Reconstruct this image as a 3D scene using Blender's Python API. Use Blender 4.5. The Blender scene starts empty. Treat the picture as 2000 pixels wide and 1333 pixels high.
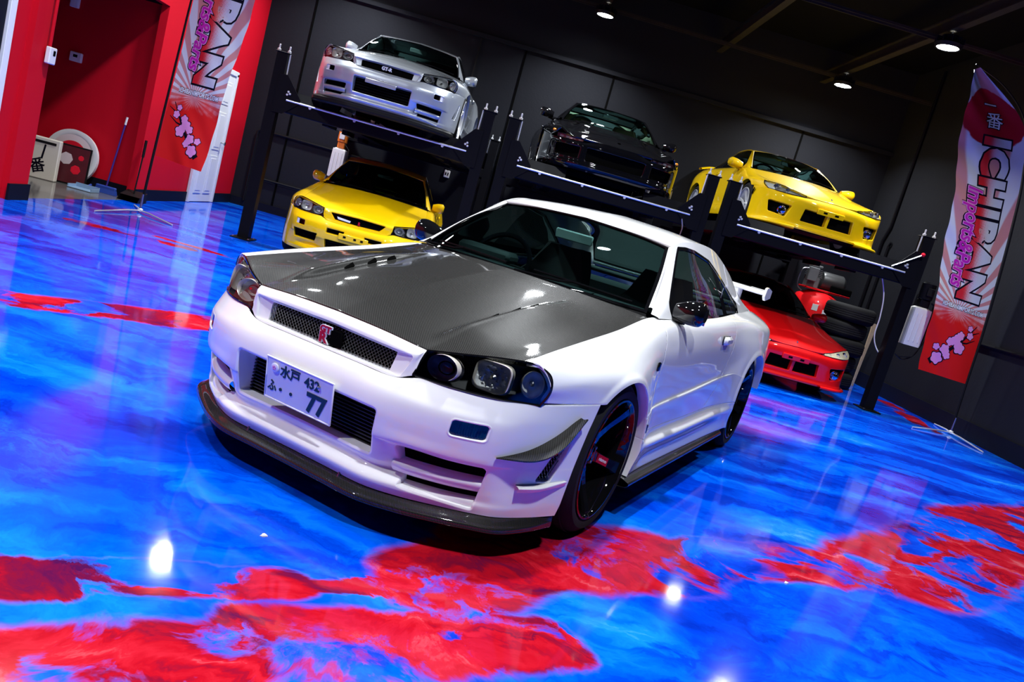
import bpy, bmesh, math, random
import numpy as np
from mathutils import Vector, Matrix
random.seed(4); rng = np.random.default_rng(4)
SC = bpy.context.scene
COL = SC.collection
PI = math.pi

# ---------------------------------------------------------------- camera, world, lights, exposure
cd = bpy.data.cameras.new('camera'); cam = bpy.data.objects.new('camera', cd); COL.objects.link(cam)
RM = np.array([[0.9636, -0.0064, 0.2674], [0.2626, -0.1661, -0.9505], [0.0505, 0.9861, -0.1584]])   # rows: right, down, forward
mw = Matrix.Identity(4)
rt, dn, fw = RM
for i in range(3):
    mw[i][0] = rt[i]; mw[i][1] = -dn[i]; mw[i][2] = -fw[i]
mw[0][3], mw[1][3], mw[2][3] = 0.106, -3.612, 1.225
cam.matrix_world = mw
cd.sensor_width = 36; cd.lens = 1552.17 * 36 / 2000
cd.clip_start = 0.05; cd.clip_end = 100
SC.camera = cam
w = bpy.data.worlds.new('world'); SC.world = w; w.use_nodes = True
w.node_tree.nodes['Background'].inputs[0].default_value = (.7, .78, 1, 1)
w.node_tree.nodes['Background'].inputs[1].default_value = 0.03
vs = SC.view_settings
vs.view_transform = 'Standard'; vs.look = 'None'; vs.gamma = 1; vs.use_curve_mapping = False
vs.exposure = 0.0
LAMP_W = 106.0
LAMPS = [(x, 3.0 if (x < 0 and y == 3.4) else y) for x in (-3.1, .8, 4.75) for y in (-2.6, .4, 3.4, 6.45, 9.5) if not (x > 4 and y in (-2.6, .4))]
for i, (x, y) in enumerate(LAMPS):
    ld = bpy.data.lights.new('high_bay_light', 'AREA'); ld.shape = 'DISK'; ld.size = .24
    ld.energy = LAMP_W; ld.color = (.93, .97, 1.0); ld.spread = math.radians(135)
    lo = bpy.data.objects.new('high_bay_light', ld); COL.objects.link(lo); lo.location = (x, y, 4.47)

# ---------------------------------------------------------------- materials
def newmat(name):
    m = bpy.data.materials.new(name); m.use_nodes = True
    return m, m.node_tree.nodes, m.node_tree.links, m.node_tree.nodes['Principled BSDF']
def pmat(name, col, rough=.5, metal=0, coat=0, spec=.5, bump=0, bscale=200, emis=0, var=0, vscale=8, coatr=.03):
    m, N, L, b = newmat(name)
    c = (*col, 1)
    b.inputs['Base Color'].default_value = c; b.inputs['Roughness'].default_value = rough
    b.inputs['Metallic'].default_value = metal; b.inputs['Coat Weight'].default_value = coat
    b.inputs['Coat Roughness'].default_value = coatr
    b.inputs['Specular IOR Level'].default_value = spec
    if emis:
        b.inputs['Emission Color'].default_value = c; b.inputs['Emission Strength'].default_value = emis
    tc = N.new('ShaderNodeTexCoord')
    nz = N.new('ShaderNodeTexNoise'); nz.inputs['Scale'].default_value = vscale; nz.inputs['Detail'].default_value = 5
    L.new(tc.outputs['Object'], nz.inputs['Vector'])
    if var:
        mx = N.new('ShaderNodeMix'); mx.data_type = 'RGBA'
        mx.inputs[6].default_value = c; mx.inputs[7].default_value = tuple(max(0, v * (1 - var)) for v in col) + (1,)
        L.new(nz.outputs['Fac'], mx.inputs[0]); L.new(mx.outputs[2], b.inputs['Base Color'])
    if bump:
        n2 = N.new('ShaderNodeTexNoise'); n2.inputs['Scale'].default_value = bscale; L.new(tc.outputs['Object'], n2.inputs['Vector'])
        bp = N.new('ShaderNodeBump'); bp.inputs['Strength'].default_value = bump; bp.inputs['Distance'].default_value = .01
        L.new(n2.outputs['Fac'], bp.inputs['Height']); L.new(bp.outputs['Normal'], b.inputs['Normal'])
    return m
def paint(name, col, metal=0, rough=.35):
    return pmat(name, col, rough=max(rough, .45) if not metal else rough, metal=metal, coat=1, bump=0, var=.02, spec=.0 if max(col) < .1 else .12)
def glassmat(name, tint, gloss=.12, rough=.01):
    m, N, L, b = newmat(name); N.remove(b)
    out = N['Material Output']
    tr = N.new('ShaderNodeBsdfTransparent'); tr.inputs[0].default_value = (*tint, 1)
    gl = N.new('ShaderNodeBsdfGlossy'); gl.inputs['Roughness'].default_value = rough
    fr = N.new('ShaderNodeFresnel'); fr.inputs['IOR'].default_value = 1.5
    mu = N.new('ShaderNodeMath'); mu.operation = 'MULTIPLY_ADD'; mu.inputs[1].default_value = 1.0; mu.inputs[2].default_value = gloss
    L.new(fr.outputs[0], mu.inputs[0])
    mx = N.new('ShaderNodeMixShader'); L.new(mu.outputs[0], mx.inputs[0]); L.new(tr.outputs[0], mx.inputs[1]); L.new(gl.outputs[0], mx.inputs[2])
    L.new(mx.outputs[0], out.inputs['Surface'])
    return m
def carbonmat(name, scale=210, lo=.002, hi=.05):
    m, N, L, b = newmat(name)
    tc = N.new('ShaderNodeTexCoord'); mp = N.new('ShaderNodeMapping'); mp.inputs['Scale'].default_value = (scale,) * 3
    L.new(tc.outputs['Object'], mp.inputs['Vector'])
    sx = N.new('ShaderNodeSeparateXYZ'); L.new(mp.outputs[0], sx.inputs[0])
    def mth(op, a, bb=None):
        n = N.new('ShaderNodeMath'); n.operation = op
        for k, v in ((0, a), (1, bb)):
            if v is None: continue
            if isinstance(v, (int, float)): n.inputs[k].default_value = v
            else: L.new(v, n.inputs[k])
        return n.outputs[0]
    # 2x2 twill: sign of sin along one tow, stepped by the row index
    fy = mth('FLOOR', sx.outputs[1]); fx = mth('FLOOR', sx.outputs[0])
    s = mth('ADD', fx, fy)
    q = mth('FLOORED_MODULO', s, 4.0)
    isw = mth('LESS_THAN', q, 1.5)
    fxr = mth('FRACT', sx.outputs[0]); fyr = mth('FRACT', sx.outputs[1])
    wa = mth('SUBTRACT', 1.0, mth('ABSOLUTE', mth('SUBTRACT', mth('MULTIPLY', fxr, 2.0), 1.0)))
    wb = mth('SUBTRACT', 1.0, mth('ABSOLUTE', mth('SUBTRACT', mth('MULTIPLY', fyr, 2.0), 1.0)))
    h = N.new('ShaderNodeMix'); h.data_type = 'FLOAT'; L.new(isw, h.inputs[0]); L.new(mth('MULTIPLY', wa, .35), h.inputs[2]); L.new(mth('ADD', mth('MULTIPLY', wb, .5), .5), h.inputs[3])
    cr = N.new('ShaderNodeMix'); cr.data_type = 'RGBA'; cr.inputs[6].default_value = (lo, lo, lo, 1); cr.inputs[7].default_value = (hi, hi * .98, hi * .95, 1)
    L.new(h.outputs[0], cr.inputs[0]); L.new(cr.outputs[2], b.inputs['Base Color'])
    b.inputs['Roughness'].default_value = .40; b.inputs['Specular IOR Level'].default_value = .08
    b.inputs['Coat Weight'].default_value = 1; b.inputs['Coat Roughness'].default_value = .04
    return m
M = {}
M['white'] = paint('pearl_white_paint', (.84, .845, .86), rough=.3)
M['silver'] = paint('silver_metallic_paint', (.50, .54, .60), metal=.55, rough=.34)
M['yellow'] = paint('lightning_yellow_paint', (.95, .60, .0))
M['yellow2'] = paint('deep_yellow_paint', (.95, .60, .0))
M['red'] = paint('bright_red_paint', (.85, .004, .006))
M['blackpaint'] = paint('gloss_black_paint', (.004, .004, .005), rough=.25)
M['carbon'] = carbonmat('carbon_fibre_weave', 430)
M['carbon_dark'] = carbonmat('dark_lacquered_carbon', 540, .003, .03)
M['reflector'] = pmat('lamp_reflector_metal', (.80, .81, .83), rough=.2, metal=.35)
M['lamphouse'] = pmat('lamp_housing_grey', (.06, .062, .066), rough=.4, spec=.4)
M['rubber'] = pmat('tyre_rubber', (.012, .012, .013), rough=.75, bump=.15, bscale=120, spec=0.12)
M['black'] = pmat('satin_black_plastic', (.010, .010, .011), rough=.45, var=.3, spec=0.12)
M['gblack'] = pmat('gloss_black_plastic', (.004, .004, .005), rough=.12, coat=1, spec=0)
M['void'] = pmat('unlit_black_lining', (.003, .003, .003), rough=.9, spec=0)
M['wheel'] = pmat('gloss_black_wheel', (.004, .004, .005), rough=.12, coat=1, spec=0)
M['wheelsilver'] = pmat('silver_alloy_wheel', (.75, .76, .78), rough=.25, metal=.35)
M['chrome'] = pmat('chrome', (.85, .85, .86), rough=.07, metal=1)
M['steel'] = pmat('brushed_steel', (.55, .56, .58), rough=.3, metal=1, var=.2)
M['tan'] = pmat('tan_leather', (.42, .36, .24), rough=.6)
M['satin'] = pmat('satin_aluminium', (.75, .76, .80), rough=.4, metal=.5)
M['bronze'] = pmat('satin_lamp_bezel', (.66, .61, .54), rough=.28, metal=.35)
M['glass'] = glassmat('tinted_windscreen_glass', (.42, .62, .60), .02)
M['dglass'] = glassmat('dark_window_glass', (.10, .13, .13), .03)
M['sglass'] = glassmat('side_window_glass', (.50, .62, .58), .05)
M['lens'] = glassmat('clear_lamp_lens', (.93, .95, .95), .02)
M['smoke'] = glassmat('smoked_lamp_lens', (.20, .18, .18), .02)
M['amber'] = pmat('amber_lens', (.9, .28, .02), rough=.2, coat=1)
M['fabric'] = pmat('charcoal_seat_fabric', (.075, .085, .09), rough=.8, bump=.3, bscale=300, spec=0.1)
M['dash'] = pmat('dark_dash_vinyl', (.045, .05, .052), rough=.55, bump=.1, spec=0.15)
M['mirror'] = pmat('mirror_glass', (.75, .8, .8), rough=.03, metal=1)
M['plate'] = pmat('plate_pale_aluminium', (.74, .80, .82), rough=.35, coat=.3)
M['platewhite'] = pmat('plate_white_rim', (.85, .88, .90), rough=.35)
M['ink'] = pmat('dark_green_ink', (.006, .03, .03), rough=.4)
M['badge_red'] = pmat('badge_red', (.42, .006, .03), rough=.4, spec=.1)
M['lift'] = pmat('black_powder_coat', (.006, .006, .008), rough=.4, bump=.06, bscale=500, spec=0.06)
M['wallblack'] = pmat('matte_black_wall_paint', (.017, .018, .023), rough=.62, bump=.15, bscale=30, var=.35, vscale=.8, spec=0.05)
M['wallred'] = pmat('red_wall_paint', (.62, .004, .018), rough=.6, bump=.08, bscale=40, var=.1, vscale=1.2, spec=0.12)
M['baseb'] = pmat('dark_navy_baseboard', (.006, .007, .014), rough=.5, spec=0.1)
M['ceil'] = pmat('black_ceiling', (.006, .006, .007), rough=.8, bump=.2, bscale=4, spec=0.02)
M['beam'] = pmat('dusty_black_steel', (.035, .03, .022), rough=.6, var=.5, spec=0.1)
M['whitep'] = pmat('white_plastic', (.8, .8, .8), rough=.4)
M['doorw'] = pmat('white_door_paint', (.78, .80, .82), rough=.4)
M['lampface'] = pmat('lit_lamp_lens', (.92, .97, 1), rough=.4, emis=60)
M['tank'] = paint('compressor_red_enamel', (.75, .008, .012))
M['grey'] = pmat('grey_cast_metal', (.22, .23, .24), rough=.45, metal=.4, var=.3)
M['orange'] = pmat('orange_plastic', (.85, .22, .02), rough=.45)
M['wood'] = pmat('bare_timber', (.55, .42, .27), rough=.6, var=.3, vscale=20)
M['jug'] = pmat('milky_plastic_tank', (.72, .72, .70), rough=.5, var=.1)
M['blue'] = pmat('blue_broom_plastic', (.02, .06, .35), rough=.5)
M['tread'] = pmat('tyre_tread', (.016, .016, .018), rough=.85, bump=.3, bscale=90, spec=0.12)
M['pink'] = pmat('pink_print', (.80, .30, .62), rough=.6, spec=0.1)
M['magenta'] = pmat('magenta_print', (.55, .02, .38), rough=.6, spec=0.1)
M['inkblack'] = pmat('black_print', (.006, .005, .012), rough=.6, spec=0.05)
M['inkwhite'] = pmat('white_print', (.80, .82, .86), rough=.6, spec=0.1)
M['inkred'] = pmat('red_print', (.70, .01, .03), rough=.6, spec=0.1)

# ---------------------------------------------------------------- mesh helpers
def link(name, V, F, mat, parent=None, smooth=True, ang=40, mats=None, fm=None, loc=None, rot=None):
    me = bpy.data.meshes.new(name)
    V = np.asarray(V, float)[:, :3]
    me.from_pydata([tuple(v) for v in V], [], [tuple(int(i) for i in f) for f in F])
    for m in (mats or [mat]): me.materials.append(m)
    if fm is not None: me.polygons.foreach_set('material_index', np.asarray(fm, np.int32))
    me.polygons.foreach_set('use_smooth', np.full(len(me.polygons), bool(smooth)))
    me.update()
    if smooth and ang: me.set_sharp_from_angle(angle=math.radians(ang))
    o = bpy.data.objects.new(name, me); COL.objects.link(o)
    if parent is not None: o.parent = parent
    if loc is not None: o.location = loc
    if rot is not None: o.rotation_euler = rot
    return o
def empty(name, label, cat, loc=(0, 0, 0), rz=0, group=None):
    o = bpy.data.objects.new(name, None); COL.objects.link(o); o.empty_display_size = .1
    o.location = loc; o.rotation_euler = (0, 0, rz)
    if label: o['label'] = label; o['category'] = cat
    if group: o['group'] = group
    return o
def sub(name, parent):
    o = bpy.data.objects.new(name, None); COL.objects.link(o); o.parent = parent; o.empty_display_size = .05
    return o
def tag(o, label, cat, group=None):
    o['label'] = label; o['category'] = cat
    if group: o['group'] = group
    return o
def struct(o): o['kind'] = 'structure'; return o

class B:                       # accumulates simple solids into one mesh
    def __init__(s): s.V = []; s.F = []; s.m = []; s.mi = 0
    def add(s, V, F):
        n = len(s.V); s.V += [tuple(v) for v in V]; s.F += [tuple(i + n for i in f) for f in F]; s.m += [s.mi] * len(F)
        return s
    def box(s, c, d, R=None, bev=0):
        x, y, z = d[0] / 2, d[1] / 2, d[2] / 2
        if bev:
            b = min(bev, x * .9, y * .9, z * .9)
            V = []; 
            for sx in (-1, 1):
                for sy in (-1, 1):
                    for sz in (-1, 1):
                        V += [(sx * (x - b), sy * (y - b), sz * z), (sx * (x - b), sy * y, sz * (z - b)), (sx * x, sy * (y - b), sz * (z - b))]
            bm = bmesh.new(); [bm.verts.new(v) for v in V]; bmesh.ops.convex_hull(bm, input=bm.verts)
            bm.verts.index_update(); V = [tuple(v.co) for v in bm.verts]; F = [tuple(v.index for v in f.verts) for f in bm.faces]; bm.free()
        else:
            V = [(-x, -y, -z), (x, -y, -z), (x, y, -z), (-x, y, -z), (-x, -y, z), (x, -y, z), (x, y, z), (-x, y, z)]
            F = [(3, 2, 1, 0), (4, 5, 6, 7), (0, 1, 5, 4), (1, 2, 6, 5), (2, 3, 7, 6), (3, 0, 4, 7)]
        V = np.array(V)
        if R is not None: V = V @ np.array(R).T
        return s.add(V + np.array(c), F)
    def tube(s, pts, r, n=8, cap=True):
        P = np.array(pts, float); k = len(P); r = np.broadcast_to(r, (k,))
        T = np.gradient(P, axis=0); T /= np.linalg.norm(T, axis=1)[:, None] + 1e-12
        up = np.array([0, 0, 1.]) if abs(T[0][2]) < .9 else np.array([1., 0, 0])
        V = []
        for i in range(k):
            a = np.cross(T[i], up); a /= np.linalg.norm(a) + 1e-12; b = np.cross(T[i], a); up = -b if np.dot(-b, up) > 0 else b
            for j in range(n):
                t = 2 * PI * j / n; V.append(P[i] + r[i] * (math.cos(t) * a + math.sin(t) * b))
        F = [(i * n + j, i * n + (j + 1) % n, (i + 1) * n + (j + 1) % n, (i + 1) * n + j) for i in range(k - 1) for j in range(n)]
        if cap: F += [tuple(range(n))[::-1], tuple((k - 1) * n + j for j in range(n))]
        return s.add(V, F)
    def lathe(s, prof, n=48, axis='x', c=(0, 0, 0), close=False):
        V = []
        for (a, r) in prof:
            for j in range(n):
                t = 2 * PI * j / n; u, v = r * math.cos(t), r * math.sin(t)
                V.append({'x': (a, u, v), 'y': (u, a, v), 'z': (u, v, a)}[axis])
        k = len(prof)
        F = [(i * n + j, i * n + (j + 1) % n, (i + 1) * n + (j + 1) % n, (i + 1) * n + j) for i in range(k - 1) for j in range(n)]
        if close: F += [tuple(range(n)), tuple((k - 1) * n + j for j in range(n))]
        return s.add(np.array(V) + np.array(c), F)
    def prism(s, poly, h0, h1, axis='y'):
        n = len(poly)
        def P(a, b, h): return {'y': (a, h, b), 'x': (h, a, b), 'z': (a, b, h)}[axis]
        V = [P(a, b, h0) for a, b in poly] + [P(a, b, h1) for a, b in poly]
        F = [tuple(range(n)), tuple(range(2 * n - 1, n - 1, -1))] + [(i, (i + 1) % n, n + (i + 1) % n, n + i) for i in range(n)]
        return s.add(V, F)
    def build(s, name, mat, parent=None, smooth=True, ang=40, mats=None, **k):
        return link(name, s.V, s.F, mat, parent, smooth, ang, mats, s.m if mats else None, **k)
def rotz(a): c, s = math.cos(a), math.sin(a); return np.array([[c, -s, 0], [s, c, 0], [0, 0, 1]])
def rotx(a): c, s = math.cos(a), math.sin(a); return np.array([[1, 0, 0], [0, c, -s], [0, s, c]])
def roty(a): c, s = math.cos(a), math.sin(a); return np.array([[c, 0, s], [0, 1, 0], [-s, 0, c]])

# spline surfaces --------------------------------------------------
def wts(m, n, sharp=()):
    W = np.zeros((n, m)); t = np.linspace(0, m - 1, n)
    D = np.zeros((2, m, m))                                   # left / right tangents at each knot
    for k in range(m):
        for s in (0, 1):
            lo, hi = max(k - 1, 0), min(k + 1, m - 1)
            if k in sharp:
                lo, hi = (max(k - 1, 0), k) if s == 0 else (k, min(k + 1, m - 1))
            if hi > lo: D[s, k, hi] += 1 / (hi - lo); D[s, k, lo] -= 1 / (hi - lo)
    for i, x in enumerate(t):
        k = min(int(x), m - 2); f = x - k
        W[i, k] += 2 * f**3 - 3 * f**2 + 1; W[i, k + 1] += -2 * f**3 + 3 * f**2
        W[i] += (f**3 - 2 * f**2 + f) * D[1, k] + (f**3 - f**2) * D[0, k + 1]
    return W
def curve(pts, n, sharp=()): return wts(len(pts), n, sharp) @ np.array(pts, float)
def gridF(nu, nv):
    i, j = np.meshgrid(np.arange(nu - 1), np.arange(nv - 1), indexing='ij'); a = (i * nv + j).ravel()
    return [tuple(r) for r in np.c_[a, a + nv, a + nv + 1, a + 1].tolist()]
def loft(G, nu, nv, su=(), sv=()):
    G = np.array(G, float)
    P = np.einsum('im,mkc,jk->ijc', wts(G.shape[0], nu, su), G, wts(G.shape[1], nv, sv))
    return P.reshape(-1, 3), gridF(nu, nv)
def coons(front, rear, left, right, nu, nv, sf=(), ss=()):
    F = curve(front, nu, sf); R = curve(rear, nu); Lc = curve(left, nv); Rc = curve(right, nv, ss)
    a = np.linspace(0, 1, nu)[:, None, None]; b = np.linspace(0, 1, nv)[None, :, None]
    P = (1 - b) * F[:, None] + b * R[:, None] + (1 - a) * Lc[None] + a * Rc[None]
    P -= (1 - a) * (1 - b) * F[0] + a * (1 - b) * F[-1] + (1 - a) * b * R[0] + a * b * R[-1]
    return P.reshape(-1, 3), gridF(nu, nv)
def mirror(V, F):
    V = np.asarray(V); n = len(V); on = np.abs(V[:, 0]) < 1e-5
    idx = np.where(on, np.arange(n), -1); k = n; ext = []
    for i in np.where(~on)[0]: idx[i] = k; k += 1; ext.append(V[i] * [-1, 1, 1])
    V2 = np.vstack([V, np.array(ext)]) if ext else V
    return V2, list(F) + [tuple(int(idx[i]) for i in f[::-1]) for f in F]
def flipx(V, F): return np.asarray(V) * [-1, 1, 1], [f[::-1] for f in F]
def sdpoly(px, py, poly):
    v = np.array(poly, float); d = np.full(px.shape, 1e18); s = np.ones(px.shape); n = len(v); j = n - 1
    for i in range(n):
        ex, ey = v[j] - v[i]; wx, wy = px - v[i][0], py - v[i][1]
        t = np.clip((wx * ex + wy * ey) / (ex * ex + ey * ey + 1e-18), 0, 1)
        d = np.minimum(d, (wx - ex * t)**2 + (wy - ey * t)**2)
        c1, c2, c3 = py >= v[i][1], py < v[j][1], ex * wy > ey * wx
        flip = (c1 & c2 & c3) | (~c1 & ~c2 & ~c3); s = np.where(flip, -s, s); j = i
    return s * np.sqrt(d)
def inset(poly, r):
    v = np.array(poly, float); n = len(v)
    A = .5 * sum(v[i][0] * v[(i + 1) % n][1] - v[(i + 1) % n][0] * v[i][1] for i in range(n)); sg = 1 if A > 0 else -1
    out = []
    for i in range(n):
        a, b, c = v[i - 1], v[i], v[(i + 1) % n]
        e1, e2 = (b - a) / np.linalg.norm(b - a), (c - b) / np.linalg.norm(c - b)
        n1, n2 = sg * np.array([-e1[1], e1[0]]), sg * np.array([-e2[1], e2[0]])
        k = 1 + n1 @ n2
        out.append(b + (n1 + n2) / max(k, .2) * r)
    return out
def sdround(px, py, poly, r): return sdpoly(px, py, inset(poly, r)) - r if r else sdpoly(px, py, poly)
def clip(V, F, s):
    """keep the side s<0; returns V, F and the set of vertices on the cut"""
    V = np.asarray(V); s = np.where(np.abs(s) < 1e-7, -1e-7, s); Vn = [*V]; cut = {}; out = []
    neg = s < 0
    for f in F:
        k = sum(neg[i] for i in f)
        if k == len(f): out.append(f); continue
        if k == 0: continue
        g = []
        for a, b in zip(f, f[1:] + f[:1]):
            if neg[a]: g.append(a)
            if neg[a] != neg[b]:
                key = (min(a, b), max(a, b))
                if key not in cut:
                    t = s[a] / (s[a] - s[b]); cut[key] = len(Vn); Vn.append(V[a] * (1 - t) + V[b] * t)
                g.append(cut[key])
        if len(g) > 2: out.append(tuple(g))
    used = sorted({i for f in out for i in f}); mp = {o: i for i, o in enumerate(used)}
    Vn = np.array(Vn)[used] if used else np.zeros((0, V.shape[1]))
    return Vn, [tuple(mp[i] for i in f) for f in out], {mp[i] for i in cut.values() if i in mp}
def lip(V, F, steps, only=None, d=(0, 0, 0)):
    """fold the open border inwards: each step is (outward in surface, into the surface, along d)"""
    V = np.asarray(V); E = {}; 
    for fi, f in enumerate(F):
        for a, b in zip(f, f[1:] + f[:1]): E.setdefault((min(a, b), max(a, b)), []).append((a, b, fi))
    bd = [e[0] for e in E.values() if len(e) == 1]
    if only is not None: bd = [e for e in bd if e[0] in only and e[1] in only]
    if not bd: return V, F
    vn = {}; vb = {}
    for a, b, fi in bd:
        f = F[fi]; P = V[list(f)]
        n = np.cross(P[1] - P[0], P[2] - P[0]) if len(f) == 3 else np.cross(P[2] - P[0], P[3] - P[1])
        ln = np.linalg.norm(n)
        if ln < 1e-12: continue
        n /= ln; t = V[b] - V[a]; lt = np.linalg.norm(t)
        if lt < 1e-9: continue
        o = np.cross(t / lt, n)
        for v in (a, b): vn[v] = vn.get(v, 0) + n * lt; vb[v] = vb.get(v, 0) + o * lt
    ids = sorted(vn); pos = {v: i for i, v in enumerate(ids)}
    Nn = np.array([vn[v] / (np.linalg.norm(vn[v]) + 1e-12) for v in ids]); Bb = np.array([vb[v] / (np.linalg.norm(vb[v]) + 1e-12) for v in ids])
    base = V[ids]; layers = [ids]; Vn = [V]; k = len(V); d = np.array(d, float)
    zx = np.abs(base[:, 0]) < 1e-5
    for st in steps:
        if callable(st): nw = st(base)
        else: nw = base + Bb * st[0] - Nn * st[1] + d * st[2]
        nw[zx, 0] = 0
        Vn.append(nw); layers.append(list(range(k, k + len(ids)))); k += len(ids)
    F = list(F)
    for a, b, fi in bd:
        if a not in pos or b not in pos: continue
        for l0, l1 in zip(layers, layers[1:]):
            F.append((l0[pos[b]], l0[pos[a]], l1[pos[a]], l1[pos[b]]))
    return np.vstack(Vn), F
def orient(V, F, ref):
    """make a panel's faces look away from ref point on average"""
    V = np.asarray(V); c = 0
    for f in F[::max(1, len(F) // 200)]:
        P = V[list(f)]; n = np.cross(P[1] - P[0], P[2] - P[0]); c += n @ (P.mean(0) - ref)
    return F if c >= 0 else [f[::-1] for f in F]
CEN = np.array([0, 1.3, .6])
EDGE = [(.0012, .0008, 0), (.0018, .0035, 0), (.0018, .016, 0)]
def panel(name, V, F, mat, parent, edge=True, mir=False, ang=42, ref=CEN, only=None):
    F = orient(V, F, np.asarray(ref))
    if edge: V, F = lip(V, F, EDGE, only)
    if mir: V, F = mirror(V, F)
    return link(name, V, F, mat, parent, True, ang)
def textmesh(body, size=1.0, shear=0, extrude=0.0, bold=0, spacing=1.0):
    cu = bpy.data.curves.new('txt', 'FONT'); cu.body = body; cu.size = size; cu.shear = shear; cu.extrude = extrude; cu.offset = bold
    cu.space_character = spacing; cu.resolution_u = 3
    cu.align_x = 'CENTER'; cu.align_y = 'CENTER'
    o = bpy.data.objects.new('txt', cu); COL.objects.link(o)
    dg = bpy.context.evaluated_depsgraph_get(); me = bpy.data.meshes.new_from_object(o.evaluated_get(dg))
    V = np.array([tuple(v.co) for v in me.vertices]) if len(me.vertices) else np.zeros((0, 3)); F = [tuple(p.vertices) for p in me.polygons]
    bpy.data.objects.remove(o); bpy.data.curves.remove(cu); bpy.data.meshes.remove(me)
    return V, F
# ---------------------------------------------------------------- cars
def wheel(parent, x, y, R, rimR, wid, mat, spokes=5, style='blade', name='wheel', rot=0.3, hi=True, sticker=False, tag_=None):
    """wheel whose outer face looks towards sign(x); x is the outer face plane"""
    sg = 1 if x > 0 else -1
    root = sub(name, parent); root.location = (x, y, R); root.rotation_euler = (0, 0, 0 if sg > 0 else PI)
    n = 72 if hi else 36
    # local: outer face at x=0, body towards -x
    prof = [(-wid + .03, rimR), (-wid + .012, rimR + .012), (-wid + .004, R - .03), (-wid + .02, R - .008), (-wid + .05, R)]
    prof += [(-.05, R), (-.022, R - .007), (-.006, R - .024), (.004, (R + rimR) / 2 + .004), (.002, rimR + .012), (-.006, rimR + .001)]
    b = B().lathe(prof, n); b.build('tyre', M['rubber'], root, ang=50)
    if hi:                                  # tread grooves as raised ribs
        b = B()
        for k in range(4):
            xx = -wid + .055 + k * (wid - .11) / 3
            b.lathe([(xx - .02, R - .001), (xx - .018, R + .004), (xx + .018, R + .004), (xx + .02, R - .001)], n)
        b.build('tread_rib', M['tread'], root)
    b = B().lathe([(-.004, rimR + .004), (.004, rimR + .002), (.005, rimR - .006), (-.004, rimR - .012), (-.012, rimR - .016), (-.03, rimR - .020), (-.10, rimR - .034), (-wid + .02, rimR - .02)], n)
    if style == 'blade':
        hub = -.082
        for k in range(spokes):
            a = rot + 2 * PI * k / spokes
            T = rotx(a)
            st = [(.055, hub, .034), (.09, hub + .004, .028), (.15, hub + .026, .025), (.20, hub + .052, .027), (rimR - .018, hub + .072, .031)]
            V = []; F = []
            for r, dx, hw in st:
                for (yy, xx) in ((-hw, dx - .012), (-hw + .006, dx), (hw - .006, dx), (hw, dx - .012), (hw * .7, dx - .035), (-hw * .7, dx - .035)):
                    V.append((xx, yy, r))
            m = 6
            F = [(i * m + j, i * m + (j + 1) % m, (i + 1) * m + (j + 1) % m, (i + 1) * m + j) for i in range(len(st) - 1) for j in range(m)]
            b.add(np.array(V) @ T.T, F)
    else:
        hub = -.035
        for k in range(spokes):
            a = rot + 2 * PI * k / spokes
            for da in (-.10, .10):
                st = [(.045, hub - .01, .012), (.12, hub, .009), (rimR - .015, hub + .018, .008)]
                V = []
                for r, dx, hw in st:
                    for (yy, xx) in ((-hw, dx - .02), (-hw * .6, dx), (hw * .6, dx), (hw, dx - .02)):
                        V.append((xx, yy + r * math.tan(da) * .9, r))
                F = [(i * 4 + j, i * 4 + (j + 1) % 4, (i + 1) * 4 + (j + 1) % 4, (i + 1) * 4 + j) for i in range(2) for j in range(4)]
                b.add(np.array(V) @ rotx(a).T, F)
    b.lathe([(hub - .05, .075), (hub - .012, .072), (hub - .002, .062), (hub - .006, .040), (hub + .010, .036), (hub + .014, .030), (hub + .014, 0.0005)], 32)
    b.build('rim', mat, root, ang=35)
    b = B()
    for k in range(5):
        a = 2 * PI * k / 5 + .3
        b.lathe([(hub - .012, .012), (hub + .004, .011), (hub + .012, .007), (hub + .012, .0005)], 6, c=(0, .053 * math.cos(a), .053 * math.sin(a)))
    b.build('lug_nuts', M['steel'], root)['kind'] = 'stuff'
    B().lathe([(-.15, .16), (-.12, .16), (-.12, .05), (-.15, .05)], 40).build('brake_disc', M['steel'] if not hi else M['black'], root)
    B().box((-.125, -.145, .03), (.05, .06, .17), bev=.012).build('brake_caliper', M['black'], root)
    if sticker:
        # red and blue decal with white lettering on the spoke that points to the rear
        k = sticker - 1; a = rot + 2 * PI * k / spokes; T = rotx(a)
        def sp(r, y, lift=.0012):
            st = [(.055, hub), (.09, hub + .004), (.15, hub + .026), (.20, hub + .052), (rimR - .018, hub + .072)]
            return np.array([np.interp(r, [q[0] for q in st], [q[1] for q in st]) + lift, y, r])
        V = [sp(r, y) for r in (.105, .13, .155, .175) for y in (-.019, .019)]
        link('spoke_decal', np.array(V) @ T.T, [(0, 1, 3, 2), (2, 3, 5, 4), (4, 5, 7, 6)], M['badge_red'], root, False)
        V, F = textmesh('nismo', .021, bold=.0006)
        if len(V):
            Q = np.array([sp(.142 + v[0], -v[1], .0026) for v in V]); link('spoke_lettering', Q @ T.T, F, M['inkwhite'], root, False)
    return root

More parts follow.
